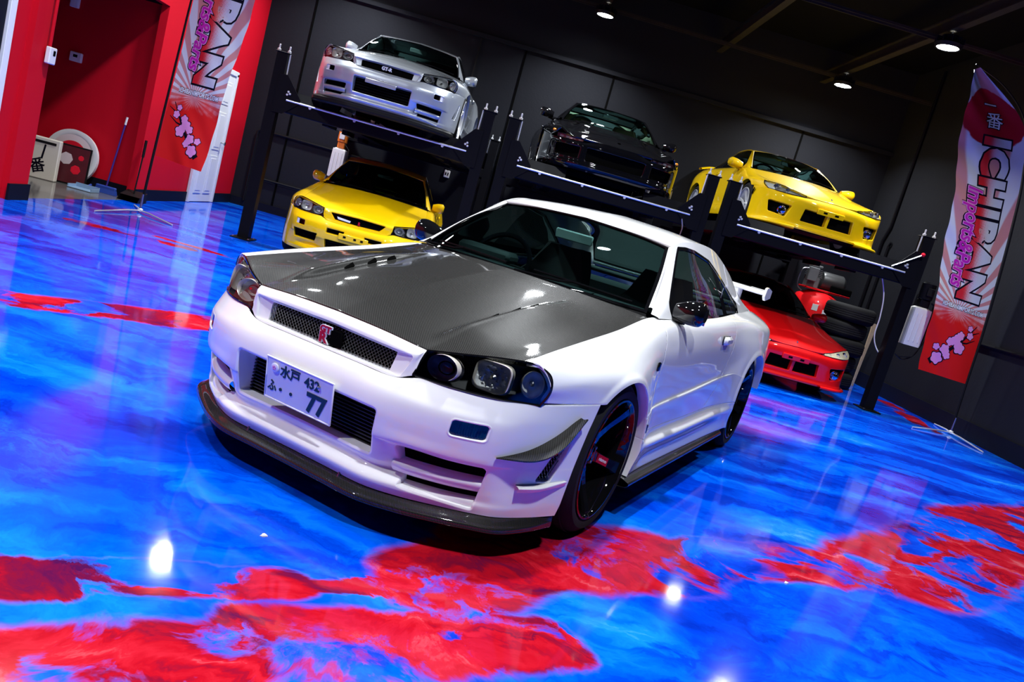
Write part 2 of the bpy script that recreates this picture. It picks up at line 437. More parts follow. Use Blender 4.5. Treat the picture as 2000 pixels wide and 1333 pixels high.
def patchband(V, F, ax, poly, r, g0, g1, nm_in, nm_trim, min_, mtrim, parent, off, mir=False, ref=CEN):
    """glass inside poly (sunk by off) and a trim ring around it, both cut from the same surface"""
    s = sdround(V[:, ax[0]], V[:, ax[1]], poly, r)
    F = orient(V, F, np.asarray(ref))
    a, f, c = clip(V, F, s - g0)
    nrm = vnormals(a, f); a2 = a - nrm * off
    A = (a2, f) if not mir else mirror(a2, f)
    gl = link(nm_in, *A, min_, parent, True, 0)
    b, f2, c2 = clip(V, F, s - g1); sb = sdround(b[:, ax[0]], b[:, ax[1]], poly, r)
    b, f2, c3 = clip(b, f2, -(sb - g0 + .0005))
    b, f2 = lip(b, f2, [(.001, .004, 0), (.001, .012, 0)])
    A = (b, f2) if not mir else mirror(b, f2)
    return gl, link(nm_trim, *A, mtrim, parent, True, 40)
def vnormals(V, F):
    N = np.zeros((len(V), 3))
    for f in F:
        P = V[list(f)]; n = np.cross(P[1] - P[0], P[2] - P[0]) if len(f) == 3 else np.cross(P[2] - P[0], P[3] - P[1])
        for i in f: N[i] += n
    return N / (np.linalg.norm(N, axis=1)[:, None] + 1e-12)
def wires(poly, fy, pitch, rad, slope=1.0):
    """woven diamond mesh inside an (x,z) polygon; fy(x,z) gives depth"""
    b = B(); P = np.array(poly); x0, z0 = P.min(0); x1, z1 = P.max(0)
    for sgn in (-1, 1):
        k = x0 - (z1 - z0) * 1.5
        while k < x1 + (z1 - z0) * 1.5:
            t = np.linspace(0, 1, 60); X = k + sgn * (t - .5) * (z1 - z0) * slope * 1.0 + 0; Z = z0 + t * (z1 - z0)
            ins = sdpoly(X, Z, poly) < 0
            if ins.sum() > 2:
                i = np.where(ins)[0]; a, c = i[0], i[-1]
                p = [(X[j], fy(X[j], Z[j]) + sgn * rad * .5, Z[j]) for j in (a, (a + c) // 2, c)]
                b.tube(p, rad, 4, cap=False)
            k += pitch
    return b
def fillpoly(poly, fy, nm, mat, parent, grow=.008):
    P = np.array(inset(poly, -grow)); V = [(x, fy(x, z), z) for x, z in P]
    c = P.mean(0); V.append((c[0], fy(*c), c[1])); n = len(P)
    return V, [(i, (i + 1) % n, n) for i in range(n)]

def build_car(S, root):
    pm, hi = M[S['paint']], S.get('hi', False)
    q = 1.0 if hi else .42
    wb, rd = S['wb'], S['arch']
    # ---- front bumper -------------------------------------------------
    G = np.array(S['bumper'], float).transpose(1, 0, 2)                    # stations x rows
    V, F = loft(G, int(230 * q), int(130 * q), su=S.get('bsu', ()), sv=S.get('bsv', ()))
    F = orient(V, F, np.array([0, .6, .35]))
    for op in S['openings']:
        a0, a1 = op.get('ax', (0, 2))
        s = sdround(V[:, a0], V[:, a1], op['poly'], op.get('r', .02))
        if 'guard' in op: s = np.where(op['guard'](V), s, 1.0)
        V, F, c = clip(V, F, -s)
        V, F = lip(V, F, op['steps'], c, op.get('d', (0, 1, 0)))
    V, F = lip(V, F, EDGE, {i for i in range(len(V)) if abs(V[i, 0]) > 1e-5 and ((V[i, 2] > .5 and V[i, 0] > S.get('lipx', .40)) or V[i, 1] > S.get('bend', -.36))})
    V, F = mirror(V, F)
    link('front_bumper', V, F, pm, root, True, 38)
    for f in S.get('fills', []):
        f(root)
    # ---- hood ---------------------------------------------------------
    V, F = coons(S['hood_front'], S['hood_rear'], S['hood_mid'], S['hood_side'], int(110 * q), int(150 * q), sf=S.get('hsf', ()))
    if 'hood_bump' in S: V[:, 2] += S['hood_bump'](V[:, 0], V[:, 1])
    F = orient(V, F, CEN); V, F = mirror(V, F)
    globals()['HOODV'] = V
    V, F = lip(V, F, [(.002, .0015, 0), (.003, .006, 0), (.002, .02, 0)])
    link('hood', V, F, M[S.get('hood_mat', S['paint'])], root, True, 42)
    # ---- sides --------------------------------------------------------
    G = np.array(S['side'], float)
    V0, F0 = loft(G, int(340 * q), int(90 * q), su=S.get('ssu', ()), sv=S.get('ssv', ()))
    for yy, r_ in ((0, rd), (wb, S['arch2'])):
        k = np.clip((np.hypot(V0[:, 1] - yy, V0[:, 2] - S['az']) - r_) / .034, 0, 1); k = np.clip((k - .45) / .55, 0, 1)
        V0[:, 0] += S.get('flare', .006) * (1 - k * k * (3 - 2 * k)) * (np.hypot(V0[:, 1] - yy, V0[:, 2] - S['az']) < r_ + .035)
    for sgn in (1, -1):
        nm = ''
        Vs, Fs = V0, F0
        y, z = Vs[:, 1], Vs[:, 2]
        arch = rd - np.hypot(y, z - S['az'])
        arch2 = S['arch2'] - np.hypot(y - wb, z - S['az'])
        def reg(conds, name, mat=pm, mirror_=sgn, rounded=True):
            V, F = V0, F0
            cuts = set()
            for fn in conds:
                V, F, c = clip(V, F, fn(V))
            F = orient(V, F, CEN)
            ar = {i for i in range(len(V)) if abs(np.hypot(V[i, 1], V[i, 2] - S['az']) - rd) < .004 or abs(np.hypot(V[i, 1] - wb, V[i, 2] - S['az']) - S['arch2']) < .004}
            V1, F1 = lip(V, F, [(.0015, .001, .001), (.0025, .002, .007), (.002, .002, .05)], ar, (-1, 0, 0))
            V1, F1 = lip(V1, F1, EDGE, {i for i in range(len(V)) if i not in ar})
            if sgn < 0: V1, F1 = flipx(V1, F1)
            return link(name, V1, F1, mat, root, True, 38)
        ds, dr, sill = S['seam_front'], S['seam_rear'], S['sill']
        g = .002
        fa = lambda V: rd - np.hypot(V[:, 1], V[:, 2] - S['az'])
        fb = lambda V: S['arch2'] - np.hypot(V[:, 1] - wb, V[:, 2] - S['az'])
        low = lambda V: np.where(V[:, 1] < .05, S['bseam'](V[:, 1]) + g - V[:, 2], -1.0)
        reg([lambda V: V[:, 1] - ds(V[:, 2]) + g, fa, low, lambda V: S['sill_f'](V) ], 'front_fender')
        d = reg([lambda V: ds(V[:, 2]) + g - V[:, 1], lambda V: V[:, 1] - dr(V[:, 2]) + g, lambda V: sill + g - V[:, 2]], 'door')
        reg([lambda V: dr(V[:, 2]) + g - V[:, 1], fb, lambda V: np.where(V[:, 1] < wb, sill + g - V[:, 2], S.get('qlow', .16) - V[:, 2])], 'rear_quarter_panel')
        reg([lambda V: V[:, 2] - sill + g, fa, fb, lambda V: -V[:, 1], lambda V: V[:, 1] - wb], 'side_skirt')
        # door handle
        hx, hy, hz = S['handle']
        b = B(); Rh = rotx(-.05)
        b.box((sgn * (hx + .012), hy, hz), (.034, .165, .052), bev=.017)
        b.build('door_handle', pm, d)
        hp = B().box((sgn * (hx + .001), hy, hz), (.006, .172, .057), bev=.002); hp.build('handle_recess', M['gblack'], d)
        # wheel well liner
        for yy in (0, wb):
            b = B(); n = 24
            V = []; 
            for k in range(n + 1):
                t = -PI * .12 + PI * 1.24 * k / n
                for x in (S['wx'] - .30, S['wx'] - .02): V.append((sgn * x, yy + math.cos(t) * (rd + .012), S['az'] + math.sin(t) * (rd + .012)))
            F = [(2 * k, 2 * k + 1, 2 * k + 3, 2 * k + 2) for k in range(n)]
            link('wheel_well_liner', V, F, M['void'], root)
    # rear tail
    last = G[-1]; T = []
    for fx, dy in ((1, 0), (.92, .05), (.7, .075), (.35, .09), (0, .095)):
        T.append([(p[0] * fx, p[1] + dy, p[2]) for p in last])
    V, F = loft(T, int(50 * q) + 4, int(60 * q)); V, F = mirror(V, F); link('rear_bumper', V, F, pm, root)
    # ---- greenhouse ---------------------------------------------------
    U, Bl = S['gh_top'], S['gh_belt']
    mid = [((a[0] * .5 + b[0] * .5) + .012, a[1] * .5 + b[1] * .5, a[2] * .5 + b[2] * .5) for a, b in zip(U, Bl)]
    V, F = loft([[a, m, b] for a, m, b in zip(U, mid, Bl)], int(200 * q), int(60 * q))
    for sgn in (1, -1):
        W = V * [sgn, 1, 1]; Fw = F if sgn > 0 else [f[::-1] for f in F]
        s = sdround(W[:, 1], W[:, 2], S['window'], .035)
        Fw = orient(W, Fw, CEN)
        a, f, c = clip(W, Fw, .012 - s); a, f = lip(a, f, [(.001, .002, 0), (.001, .02, 0)], c)
        link('window_pillar_frame', a, f, M[S.get('pillar', S['paint'])], root)
        patchband(W, Fw, (1, 2), S['window'], .035, -.004, .0125, 'side_window', 'side_window_trim', M['sglass'], M['gblack'], root, .006)
        # black door pillar between the two panes
        pp = S.get('bpillar')
        if pp:
            a, f, c = clip(W, Fw, sdround(W[:, 1], W[:, 2], S['window'], .035) + .002)
            t = (a[:, 1] - (pp[0] + pp[1] * (a[:, 2] - .9)))
            a, f, c = clip(a, f, np.abs(t) - pp[2])
            nn = vnormals(a, f); link('door_pillar', a - nn * .003, f, M['gblack'], root)
    ws_t, ws_b = S['ws_top'], S['ws_base']
    side = [ws_t[-1], tuple((np.array(ws_t[-1]) + ws_b[-1]) / 2 + np.array([.012, -.012, .012])), ws_b[-1]]
    pw = S.get('pillar_w', .022)
    def inn_(p): return (p[0] - pw, p[1] - .004, p[2] + .003)
    ws_t0, ws_b0 = ws_t, ws_b
    ws_t = list(ws_t[:-1]) + [inn_(ws_t[-1])]; ws_b = list(ws_b[:-1]) + [inn_(ws_b[-1])]; side0 = side; side = [inn_(p) for p in side]
    ue = [U[2], U[1], U[0]] if S['roof_idx'][0] == 2 else side0
    for sgn in (1, -1):
        A_ = np.array([curve(side, 30), curve([tuple((np.array(p) * .45 + np.array(q) * .55) + np.array([.002, -.006, .004])) for p, q in zip(side, ue)], 30), curve(ue, 30)]).transpose(1, 0, 2)
        Vp, Fp = loft(A_[::3], 40, 10)
        if sgn < 0: Vp, Fp = flipx(Vp, Fp)
        link('windscreen_pillar', Vp, orient(Vp, Fp, CEN), pm, root, True, 50)
    midl = [ws_t[0], tuple((np.array(ws_t[0]) + ws_b[0]) / 2 + np.array([0, -.03, .03])), ws_b[0]]
    V, F = coons(ws_t, ws_b, midl, side, int(60 * q) + 4, int(60 * q) + 4)
    V, F = mirror(V, F); F = orient(V, F, CEN)
    # param distance to border for the black frit band
    n = np.sqrt(np.min(np.stack([((V[:, None] - np.array(p)[None])**2).sum(2).min(1) for p in
        (curve(ws_t, 60), curve(ws_b, 60), curve(side, 60), curve(side, 60) * [-1, 1, 1], curve(ws_t, 60) * [-1, 1, 1], curve(ws_b, 60) * [-1, 1, 1])]), axis=0))
    link('windscreen', V, F, M[S.get('wglass', 'glass')], root, True, 0)
    a, f, c = clip(V, F, n - S.get('frit', .017)); nn = vnormals(a, f)
    a, f = lip(a + nn * .0015, f, [(.001, .002, 0), (.001, .012, 0)]); link('windscreen_seal', a, f, M['gblack'], root)
    # roof
    i0, i1 = S['roof_idx']
    V, F = coons(ws_t0, S['rw_top'], S['roof_mid'], U[i0:i1 + 1], int(60 * q) + 4, int(60 * q) + 4)
    V, F = mirror(V, F); F = orient(V, F, CEN); V, F = lip(V, F, [(.001, .002, 0), (.001, .012, 0)])
    link('roof', V, F, pm, root, True, 40)
    rwb = S['rw_base']
    V, F = coons(S['rw_top'], rwb, [S['rw_top'][0], tuple((np.array(S['rw_top'][0]) + rwb[0]) / 2 + [0, .03, .02]), rwb[0]], S['rw_side'], int(30 * q) + 4, int(30 * q) + 4)
    V, F = mirror(V, F); link('rear_window', V, F, M['glass'], root, True, 0)
    V, F = coons(rwb, S['tail'], [rwb[0], tuple((np.array(rwb[0]) + S['tail'][0]) / 2 + [0, 0, .01]), S['tail'][0]], S['deck_side'], 14, 14)
    V, F = mirror(V, F); V, F = lip(V, orient(V, F, CEN), EDGE); link('trunk_lid', V, F, pm, root)
    # cowl
    hr = curve(S['hood_rear'], 24); wbp = curve(ws_b, 24)
    dzc = np.c_[hr[:, 0] * 0, hr[:, 0] * 0, -.045 * (hr[:, 0] / hr[-1, 0])**4]
    V = np.vstack([hr + [0, -.03, -.018] + dzc, hr + [0, .02, -.024] + dzc, wbp + [0, -.004, -.006], wbp + [0, .04, -.02]])
    F = [(r * 24 + j, r * 24 + j + 1, (r + 1) * 24 + j + 1, (r + 1) * 24 + j) for r in range(3) for j in range(23)]
    V, F = mirror(V, F); link('wiper_cowl', V, F, M['black'], root)
    # ---- interior -----------------------------------------------------
    cz = S['floor_z']; y0 = ws_b[0][1]
    b = B(); hw = S['cabin_hw']
    ye = rwb[0][1]
    b.box((0, (y0 + ye) / 2, cz), (2 * hw, ye - y0, .03))
    for s_ in (-1, 1): b.box((s_ * hw, (y0 + ye) / 2 + .1, (cz + ws_b[-1][2]) / 2 - .03), (.05, ye - y0, ws_b[-1][2] - cz - .03))
    b.box((0, -.05, cz - .02), (.9, 1.1, .12))
    b.box((0, wb + .2, cz + .08), (1.0, .8, .25))
    b.box((0, 0, cz + .22), (.8, .6, .2))
    b.build('underbody', M['void'], root, smooth=False)
    dz = ws_b[0][2]
    pts = [(y0 - .02, dz - .03), (y0 + .25, dz - .0), (y0 + .42, dz - .03), (y0 + .46, dz - .12), (y0 + .40, dz - .3), (y0, dz - .35)]
    B().prism([(max(y_, y0 + .20), z_) for y_, z_ in pts], -hw + .02, hw - .02, 'x').prism(pts, -.36, .36, 'x').build('dashboard', M['dash'], root, ang=60)
    def seat(cx, cy, zb, wid=.5):
        r = sub('front_seat', root); r.location = (cx, cy, zb)
        C_ = [[(x * wid / 2, -.26 + .52 * t, .16 + .10 * (1 - t)**2 - .05 * (1 - abs(x))**.5 + .05 * abs(x)**3) for x in np.linspace(-1, 1, 9)] for t in np.linspace(0, 1, 7)]
        V, F = loft(C_, 20, 22); V, F = lip(V, orient(V, F, np.array([0, 0, -1.])), [(.005, .01, 0), (.01, .08, 0), (-.02, .14, 0)]); link('cushion', V, F, M[S.get('seatmat', 'fabric')], r)
        bk = []
        for t in np.linspace(0, 1, 9):
            zz = .20 + .62 * t; yy = .24 + .20 * t
            half = wid / 2 * (1.0 if t < .55 else 1 - .55 * ((t - .55) / .45)**1.1)
            bk.append([(x * half, yy - .09 * abs(x)**2.5 * (1 if t < .7 else .4), zz) for x in np.linspace(-1, 1, 9)])
        V, F = loft(bk, 30, 20); V, F = lip(V, orient(V, F, np.array([0, 1.2, .5])), [(.01, .02, 0), (.008, .08, 0), (-.04, .11, 0)]); link('backrest', V, F, M[S.get('seatmat', 'fabric')], r)
    if hi or S.get('seats', True):
        for s_ in (-1, 1): seat(s_ * .36, y0 + .95, cz + .02)
        B().box((0, ye - .45, cz + .42), (1.15, .16, .5), rotx(-.25), .05).build('rear_bench', M[S.get('seatmat', 'fabric')], root)
        B().box((0, ye - .12, rwb[0][2] - .05), (1.2, .5, .03), None, .01).build('parcel_shelf', M['dash'], root)
        # steering wheel
        sw = sub('steering_wheel', root); sw.location = (-.36, y0 + .50, dz - .02); sw.rotation_euler = (math.radians(-25), 0, 0)
        t = np.linspace(0, 2 * PI, 37); B().tube([(.185 * math.cos(a), 0, .185 * math.sin(a)) for a in t], .015, 8, False).build('wheel_rim', M['gblack'], sw)
        b = B(); b.lathe([(-.02, .06), (-.035, .05), (-.035, .001)], 20, 'y')
        for a in (.0, PI, -PI / 2): b.tube([(.05 * math.cos(a), -.01, .05 * math.sin(a)), (.18 * math.cos(a), 0, .18 * math.sin(a))], .013, 6)
        b.build('wheel_spokes', M['black'], sw)
    rv = S['rvm']
    B().box(rv, (.225, .014, .056), rotz(.12) @ rotx(.15), .01).build('rear_view_mirror', M[S.get('rvmat', 'mirror')], root)
    # wipers
    for x0, x1 in S.get('wipers', []):
        b = B(); c0 = curve(ws_b, 40)
        def wp(x, up): 
            yb = np.interp(abs(x), c0[:, 0], c0[:, 1]); zb = np.interp(abs(x), c0[:, 0], c0[:, 2]); return np.array([x, yb + up * .55 - .012, zb + up * .42 + .024])
        b.tube([wp(x0, -.03), wp(x0 * .6 + x1 * .4, .0), wp((x0 + x1) / 2, .035)], .008, 6)
        b.tube([wp(x0 * .85 + x1 * .15, .03), wp((x0 + x1) / 2, .035), wp(x1, .02)], .007, 6)
        b.build('wiper', M['gblack'], root)
    # mirrors
    mx = S['mirror']
    for sgn in (-1, 1):
        r = sub('side_mirror', root); r.location = (sgn * mx[0], mx[1], mx[2])
        w_, h_, d_ = S.get('mirror_size', (.20, .125, .10))
        U_ = []
        for t in np.linspace(0, 1, 9):
            k = (.62 + .38 * math.sin(min(1, t * 1.6) * PI / 2)) * (1 if t < .72 else 1 - ((t - .72) / .28)**3 * .45)
            ring = [(sgn * (-.02 + w_ * t), -d_ * .75 * max(0, math.cos(a))**.8 * k - 0 + .035 * max(0, -math.cos(a)), h_ / 2 * math.sin(a) * k + .012 * t) for a in np.linspace(-PI, PI, 17)]
            U_.append(ring)
        V, F = loft(U_, 22, 33); V, F = V, F + [tuple(range(33)), tuple(range(21 * 33, 22 * 33))]
        link('mirror_shell', V, F, M[S.get('mirror_mat', S['paint'])], r)
        B().box((sgn * (w_ * .5 - .01), .036, .005), (w_ * .8, .006, h_ * .72), None, .002).build('mirror_pane', M['mirror'], r)
        B().tube([(sgn * -.10, .02, -h_ * .42), (sgn * -.03, .0, -h_ * .40), (sgn * .04, -.005, -h_ * .34)], [.03, .024, .02], 10).build('mirror_stalk', M[S.get('mirror_mat', S['paint'])], r)
    # wheels
    for sgn in (-1, 1):
        for yy in (0, wb):
            wheel(root, sgn * S['wx'], yy, S['R'], S['rim'], S['tw'], M[S['wheel']], S.get('spokes', 5), S.get('wstyle', 'blade'), hi=hi, rot=S.get('wrot', .3),
                  sticker=(S.get('sticker') if (sgn > 0 and yy == 0) else False))
    for f in S.get('extras', []): f(root)
    return root

def headlamp(root, bottom, top, sgn, hi, depth=.07, rings=(), mat='lens', house='lamphouse', name='headlight', trim=True, outer=None):
    """lens between two edge curves (inner to outer), black housing behind it, lamp bowls inside"""
    r = sub(name, root)
    V, F = coons(bottom, top, [bottom[0], top[0]], outer or [bottom[-1], top[-1]], 40 if hi else 20, 16 if hi else 10)
    c = V.mean(0)
    F = orient(V, F, c + np.array([-.1, .4, -.05]))
    N = vnormals(V, F)
    if sgn < 0:
        Lv, Lf = flipx(V, F)
    else: Lv, Lf = V, F
    a, f = lip(Lv, Lf, [(.001, .003, 0), (.001, .010, 0)])
    link('lamp_lens', a, f, M[mat], r, True, 40)
    # housing: bowl behind lens
    H = V - N * depth + (c - V) * .04
    n = len(V); rim = V - N * .006
    a, f = lip(rim, F, [(-.004, .02, 0), (-.008, depth, 0)])
    nf = f[len(F):]                                     # side walls only
    hv = np.vstack([a, H]); hf = nf + [tuple(i + len(a) for i in g) for g in F]
    if sgn < 0: hv, hf = flipx(hv, hf)
    link('lamp_housing', hv, hf, M[house], r, True, 40)
    if trim:
        nu, nv = (40, 16) if hi else (20, 10)
        idx = [i * nv for i in range(nu)] + [(nu - 1) * nv + j for j in range(nv)] + [i * nv + nv - 1 for i in range(nu - 1, -1, -1)] + [j for j in range(nv - 1, -1, -1)]
        P = V[idx] + N[idx] * .0005
        if sgn < 0: P = P * [-1, 1, 1]
        B().tube([*P], .0045, 5, False).build('lamp_gasket', M['gblack'], r)
    for (p, rad, kind, nrm, asp) in rings:
        p = np.array(p, float); nrm = np.array(nrm, float); nrm /= np.linalg.norm(nrm)
        xa = np.cross([0, 0, 1.], nrm); xa /= np.linalg.norm(xa); za = np.cross(nrm, xa)
        T = np.array([xa * asp, nrm, za]).T
        if sgn < 0: T = np.diag([-1, 1, 1]) @ T; p = p * [-1, 1, 1]
        nseg = 40 if hi else 20
        def sup(prof, name_, mat_, e=2.0, n=nseg):
            b = B(); V = []
            for (a_, r_) in prof:
                for j in range(n):
                    t = 2 * PI * j / n; cx, sx_ = math.cos(t), math.sin(t)
                    k = (abs(cx)**e + abs(sx_)**e)**(-1 / e) if e != 2 else 1
                    V.append((r_ * cx * k, a_, r_ * sx_ * k))
            m = len(prof); Fq = [(i * n + j, i * n + (j + 1) % n, (i + 1) * n + (j + 1) % n, (i + 1) * n + j) for i in range(m - 1) for j in range(n)]
            b.add(np.array(V) @ T.T + p, Fq); b.build(name_, mat_, r, True, 40)
        e = 4.0 if kind in ('square',) else 2.0
        sup([(-.03, rad * 1.05), (.010, rad * 1.01), (.013, rad * .98), (.010, rad * .945), (-.012, rad * .89)], 'lamp_bezel', M['bronze'] if hi else M['chrome'], e)
        sup([(-.008, rad * .90), (-.03, rad * .72), (-.042, rad * .45), (-.045, rad * .02)], 'lamp_reflector', M['reflector'], e)
        if kind == 'proj':
            sup([(-.03, rad * .48), (-.012, rad * .44), (.0, rad * .25), (.002, .001)], 'projector_bulb', M['lens'])
            sup([(-.028, rad * .52), (-.016, rad * .52), (-.016, rad * .45)], 'projector_shroud', M['gblack'])
        if kind in ('square', 'bulb', 'turn'):
            sup([(-.04, rad * .2), (-.012, rad * .18), (-.006, .001)], 'lamp_bulb', M['amber'] if kind == 'amber' else M['steel'])
            if kind == 'square' and hi:
                b = B()
                for i_ in range(-3, 4):
                    for j_ in range(-3, 4):
                        if abs(i_) + abs(j_) > 1 and (i_ + j_) % 2 == 0:
                            x_, z_ = i_ * rad * .24, j_ * rad * .24; s_ = rad * .12
                            Vq = [(x_ - s_, -.026, z_), (x_, -.026, z_ - s_), (x_ + s_, -.026, z_), (x_, -.026, z_ + s_), (x_, -.016, z_)]
                            b.add(np.array(Vq) @ T.T + p, [(0, 1, 4), (1, 2, 4), (2, 3, 4), (3, 0, 4)])
                b.build('reflector_facet', M['chrome'], r, False)
    return r
# ---------------------------------------------------------------- six-lamp coupe with the carbon hood (and its silver and yellow cousins)
STY = np.linspace(-.60, 3.66, 26)
def row(pts, lo=None, hi=None, n=60):
    """(y, x, z) control points -> n samples evenly spaced in y"""
    c = curve([(x, y, z) for y, x, z in pts], 400); y = c[:, 1]
    t = np.linspace(y[0], y[-1], n)
    return np.c_[np.interp(t, y, c[:, 0]), t, np.interp(t, y, c[:, 2])]
def r34_side(fl=1.0):
    rows = [
     [(-.618,.70,.731),(-.37,.70,.765),(-.085,.70,.80),(.25,.70,.842),(.60,.705,.900),(.8,.738,.905),(1.2,.748,.908),(1.7,.748,.92),(2.3,.728,.945),(2.75,.685,.957),(3.2,.665,.962),(3.66,.63,.935)],
     [(-.597,.752,.728),(-.37,.79,.752),(-.085,.805,.786),(.25,.805,.826),(.60,.795,.872),(.8,.80,.876),(1.2,.81,.878),(1.7,.815,.885),(2.3,.815,.908),(2.6,.838,.908),(2.87,.848,.898),(3.2,.83,.89),(3.66,.74,.88)],
     [(-.565,.797,.66),(-.37,.852,.69),(-.1,.89,.715),(.1,.888,.728),(.3,.868,.745),(.6,.843,.765),(1.2,.847,.775),(1.7,.849,.78),(2.1,.855,.79),(2.4,.875,.81),(2.665,.893,.82),(2.95,.892,.81),(3.2,.872,.80),(3.66,.79,.785)],
     [(-.567,.784,.597),(-.42,.838,.600),(-.25,.888,.604),(0,.92,.66),(.25,.908,.63),(.42,.880,.61),(.6,.857,.61),(1.2,.86,.62),(1.8,.863,.635),(2.15,.876,.65),(2.4,.905,.69),(2.665,.925,.71),(2.95,.92,.69),(3.15,.90,.64),(3.66,.805,.62)],
     [(-.56,.79,.50),(-.2,.90,.50),(.15,.928,.50),(.40,.899,.508),(.6,.862,.518),(1.2,.866,.548),(1.8,.868,.578),(2.15,.887,.59),(2.35,.915,.57),(2.665,.935,.57),(3.0,.93,.55),(3.2,.9,.53),(3.66,.80,.5)],
     [(-.56,.79,.48),(-.2,.90,.48),(.15,.93,.48),(.40,.904,.488),(.6,.872,.498),(1.2,.878,.528),(1.8,.877,.558),(2.15,.890,.57),(2.35,.918,.55),(2.665,.935,.55),(3.0,.93,.53),(3.2,.9,.51),(3.66,.80,.48)],
     [(-.56,.79,.41),(0,.925,.41),(.37,.915,.405),(.6,.872,.402),(1.2,.872,.405),(1.8,.874,.405),(2.15,.90,.41),(2.3,.922,.41),(2.665,.935,.41),(3.0,.925,.40),(3.66,.79,.4)],
     [(-.56,.79,.36),(0,.925,.36),(.37,.916,.36),(.6,.876,.36),(1.2,.878,.365),(1.8,.882,.37),(2.15,.905,.37),(2.3,.922,.37),(2.665,.935,.37),(3.0,.92,.36),(3.66,.78,.36)],
     [(-.56,.79,.33),(0,.92,.33),(.37,.918,.325),(.6,.902,.325),(1.2,.908,.33),(1.8,.910,.335),(2.15,.915,.33),(2.3,.922,.33),(2.665,.935,.33),(3.0,.92,.33),(3.66,.78,.33)],
     [(-.56,.79,.25),(0,.91,.25),(.36,.905,.25),(.6,.884,.262),(1.2,.886,.264),(1.8,.890,.266),(2.2,.908,.26),(2.4,.915,.25),(2.665,.92,.25),(3.0,.90,.25),(3.66,.76,.25)],
     [(-.56,.79,.20),(0,.91,.20),(.36,.90,.205),(.6,.892,.205),(1.2,.895,.205),(1.8,.90,.205),(2.2,.91,.205),(2.4,.915,.2),(2.665,.92,.2),(3.0,.90,.2),(3.66,.74,.2)],
    ]
    R = [row(r) for r in rows]
    return np.stack(R, axis=1)
def r34_bumper():
    def rw(z, pts): return [(p[0], p[1], p[2] if len(p) > 2 else z) for p in pts]
    return [
     rw(.155, [(0,-.868),(.17,-.870),(.33,-.869),(.46,-.822),(.58,-.75),(.675,-.685),(.752,-.615),(.82,-.49),(.872,-.36)]),
     rw(.185, [(0,-.886),(.17,-.888),(.335,-.885),(.465,-.835),(.585,-.762),(.68,-.69),(.76,-.612),(.825,-.487),(.876,-.355)]),
     rw(.205, [(0,-.882),(.17,-.884),(.335,-.88),(.463,-.828),(.583,-.756),(.68,-.688),(.762,-.609),(.827,-.485),(.878,-.352)]),
     rw(.232, [(0,-.850),(.17,-.852),(.332,-.848),(.450,-.778),(.58,-.735),(.683,-.69),(.764,-.607),(.828,-.483),(.879,-.350)]),
     rw(.262, [(0,-.862),(.17,-.865),(.335,-.864),(.452,-.792),(.585,-.755),(.69,-.692),(.766,-.604),(.83,-.480),(.880,-.347)]),
     rw(.335, [(0,-.892),(.17,-.894),(.335,-.890),(.465,-.830),(.592,-.782),(.70,-.702),(.77,-.603),(.833,-.475),(.882,-.340)]),
     rw(.355, [(0,-.900),(.17,-.902),(.335,-.899),(.473,-.860),(.597,-.800),(.708,-.712),(.772,-.602),(.834,-.472),(.882,-.335)]),
     rw(.40,  [(0,-.907),(.17,-.908),(.335,-.905),(.473,-.866),(.60,-.806),(.712,-.715),(.775,-.602),(.836,-.468),(.883,-.325)]),
     rw(.451, [(0,-.912),(.17,-.912),(.333,-.909),(.47,-.872),(.60,-.812),(.713,-.718),(.778,-.602),(.838,-.462),(.884,-.312)]),
     rw(.50,  [(0,-.905),(.17,-.905),(.333,-.902),(.47,-.868),(.60,-.810),(.71,-.718),(.778,-.602),(.838,-.458),(.885,-.298)]),
     rw(.535, [(0,-.886),(.17,-.886),(.335,-.882),(.465,-.850),(.59,-.796),(.70,-.710),(.777,-.598),(.838,-.452),(.886,-.285)]),
     [(0,-.853,.557),(.17,-.853,.557),(.33,-.851,.559),(.44,-.820,.585),(.57,-.775,.585),(.685,-.692,.586),(.775,-.576,.590),(.838,-.435,.597),(.888,-.262,.601)],
    ]
def duct_fill(root, mat):
    # two black slots and a body-coloured fin between them, inside each side duct
    for sg in (1, -1):
        def cv(z, dy): 
            P = curve([(.41,-.862),(.47,-.846),(.59,-.786),(.70,-.700),(.745,-.64)], 14)
            k = (z - .33) * .12
            return [(x, y + dy - k * 0) for x, y in P]
        def strip(z0, z1, d0, d1, name, m, zo0=0, zo1=0):
            a, c = cv(z0, d0), cv(z1, d1); V = [(sg * x, y, z0) for x, y in a] + [(sg * x, y, z1) for x, y in c]; n = len(a)
            link(name, V, [(i, i + 1, n + i + 1, n + i) for i in range(n - 1)], m, root)
        strip(.345, .285, .075, .075, 'duct_slot', M['void'])
        V = []
        for (z, d) in ((.287, .074), (.283, .045), (.272, .022), (.255, .024), (.236, .044), (.232, .074)):
            V.append([(sg * x, y, z) for x, y in cv(z, d)])
        v, f = loft(V, 16, 24); link('duct_fin', v, orient(v, f, np.array([0, 0, .3])), mat, root)
        strip(.233, .205, .08, .08, 'duct_slot', M['void'])
        V = []
        for (z, d) in ((.207, .08), (.203, .06), (.19, .048), (.165, .052), (.155, .06)):
            V.append([(sg * x, y, z) for x, y in cv(z, d)])
        v, f = loft(V, 12, 24); link('duct_floor', v, orient(v, f, np.array([0, 0, .3])), mat, root)
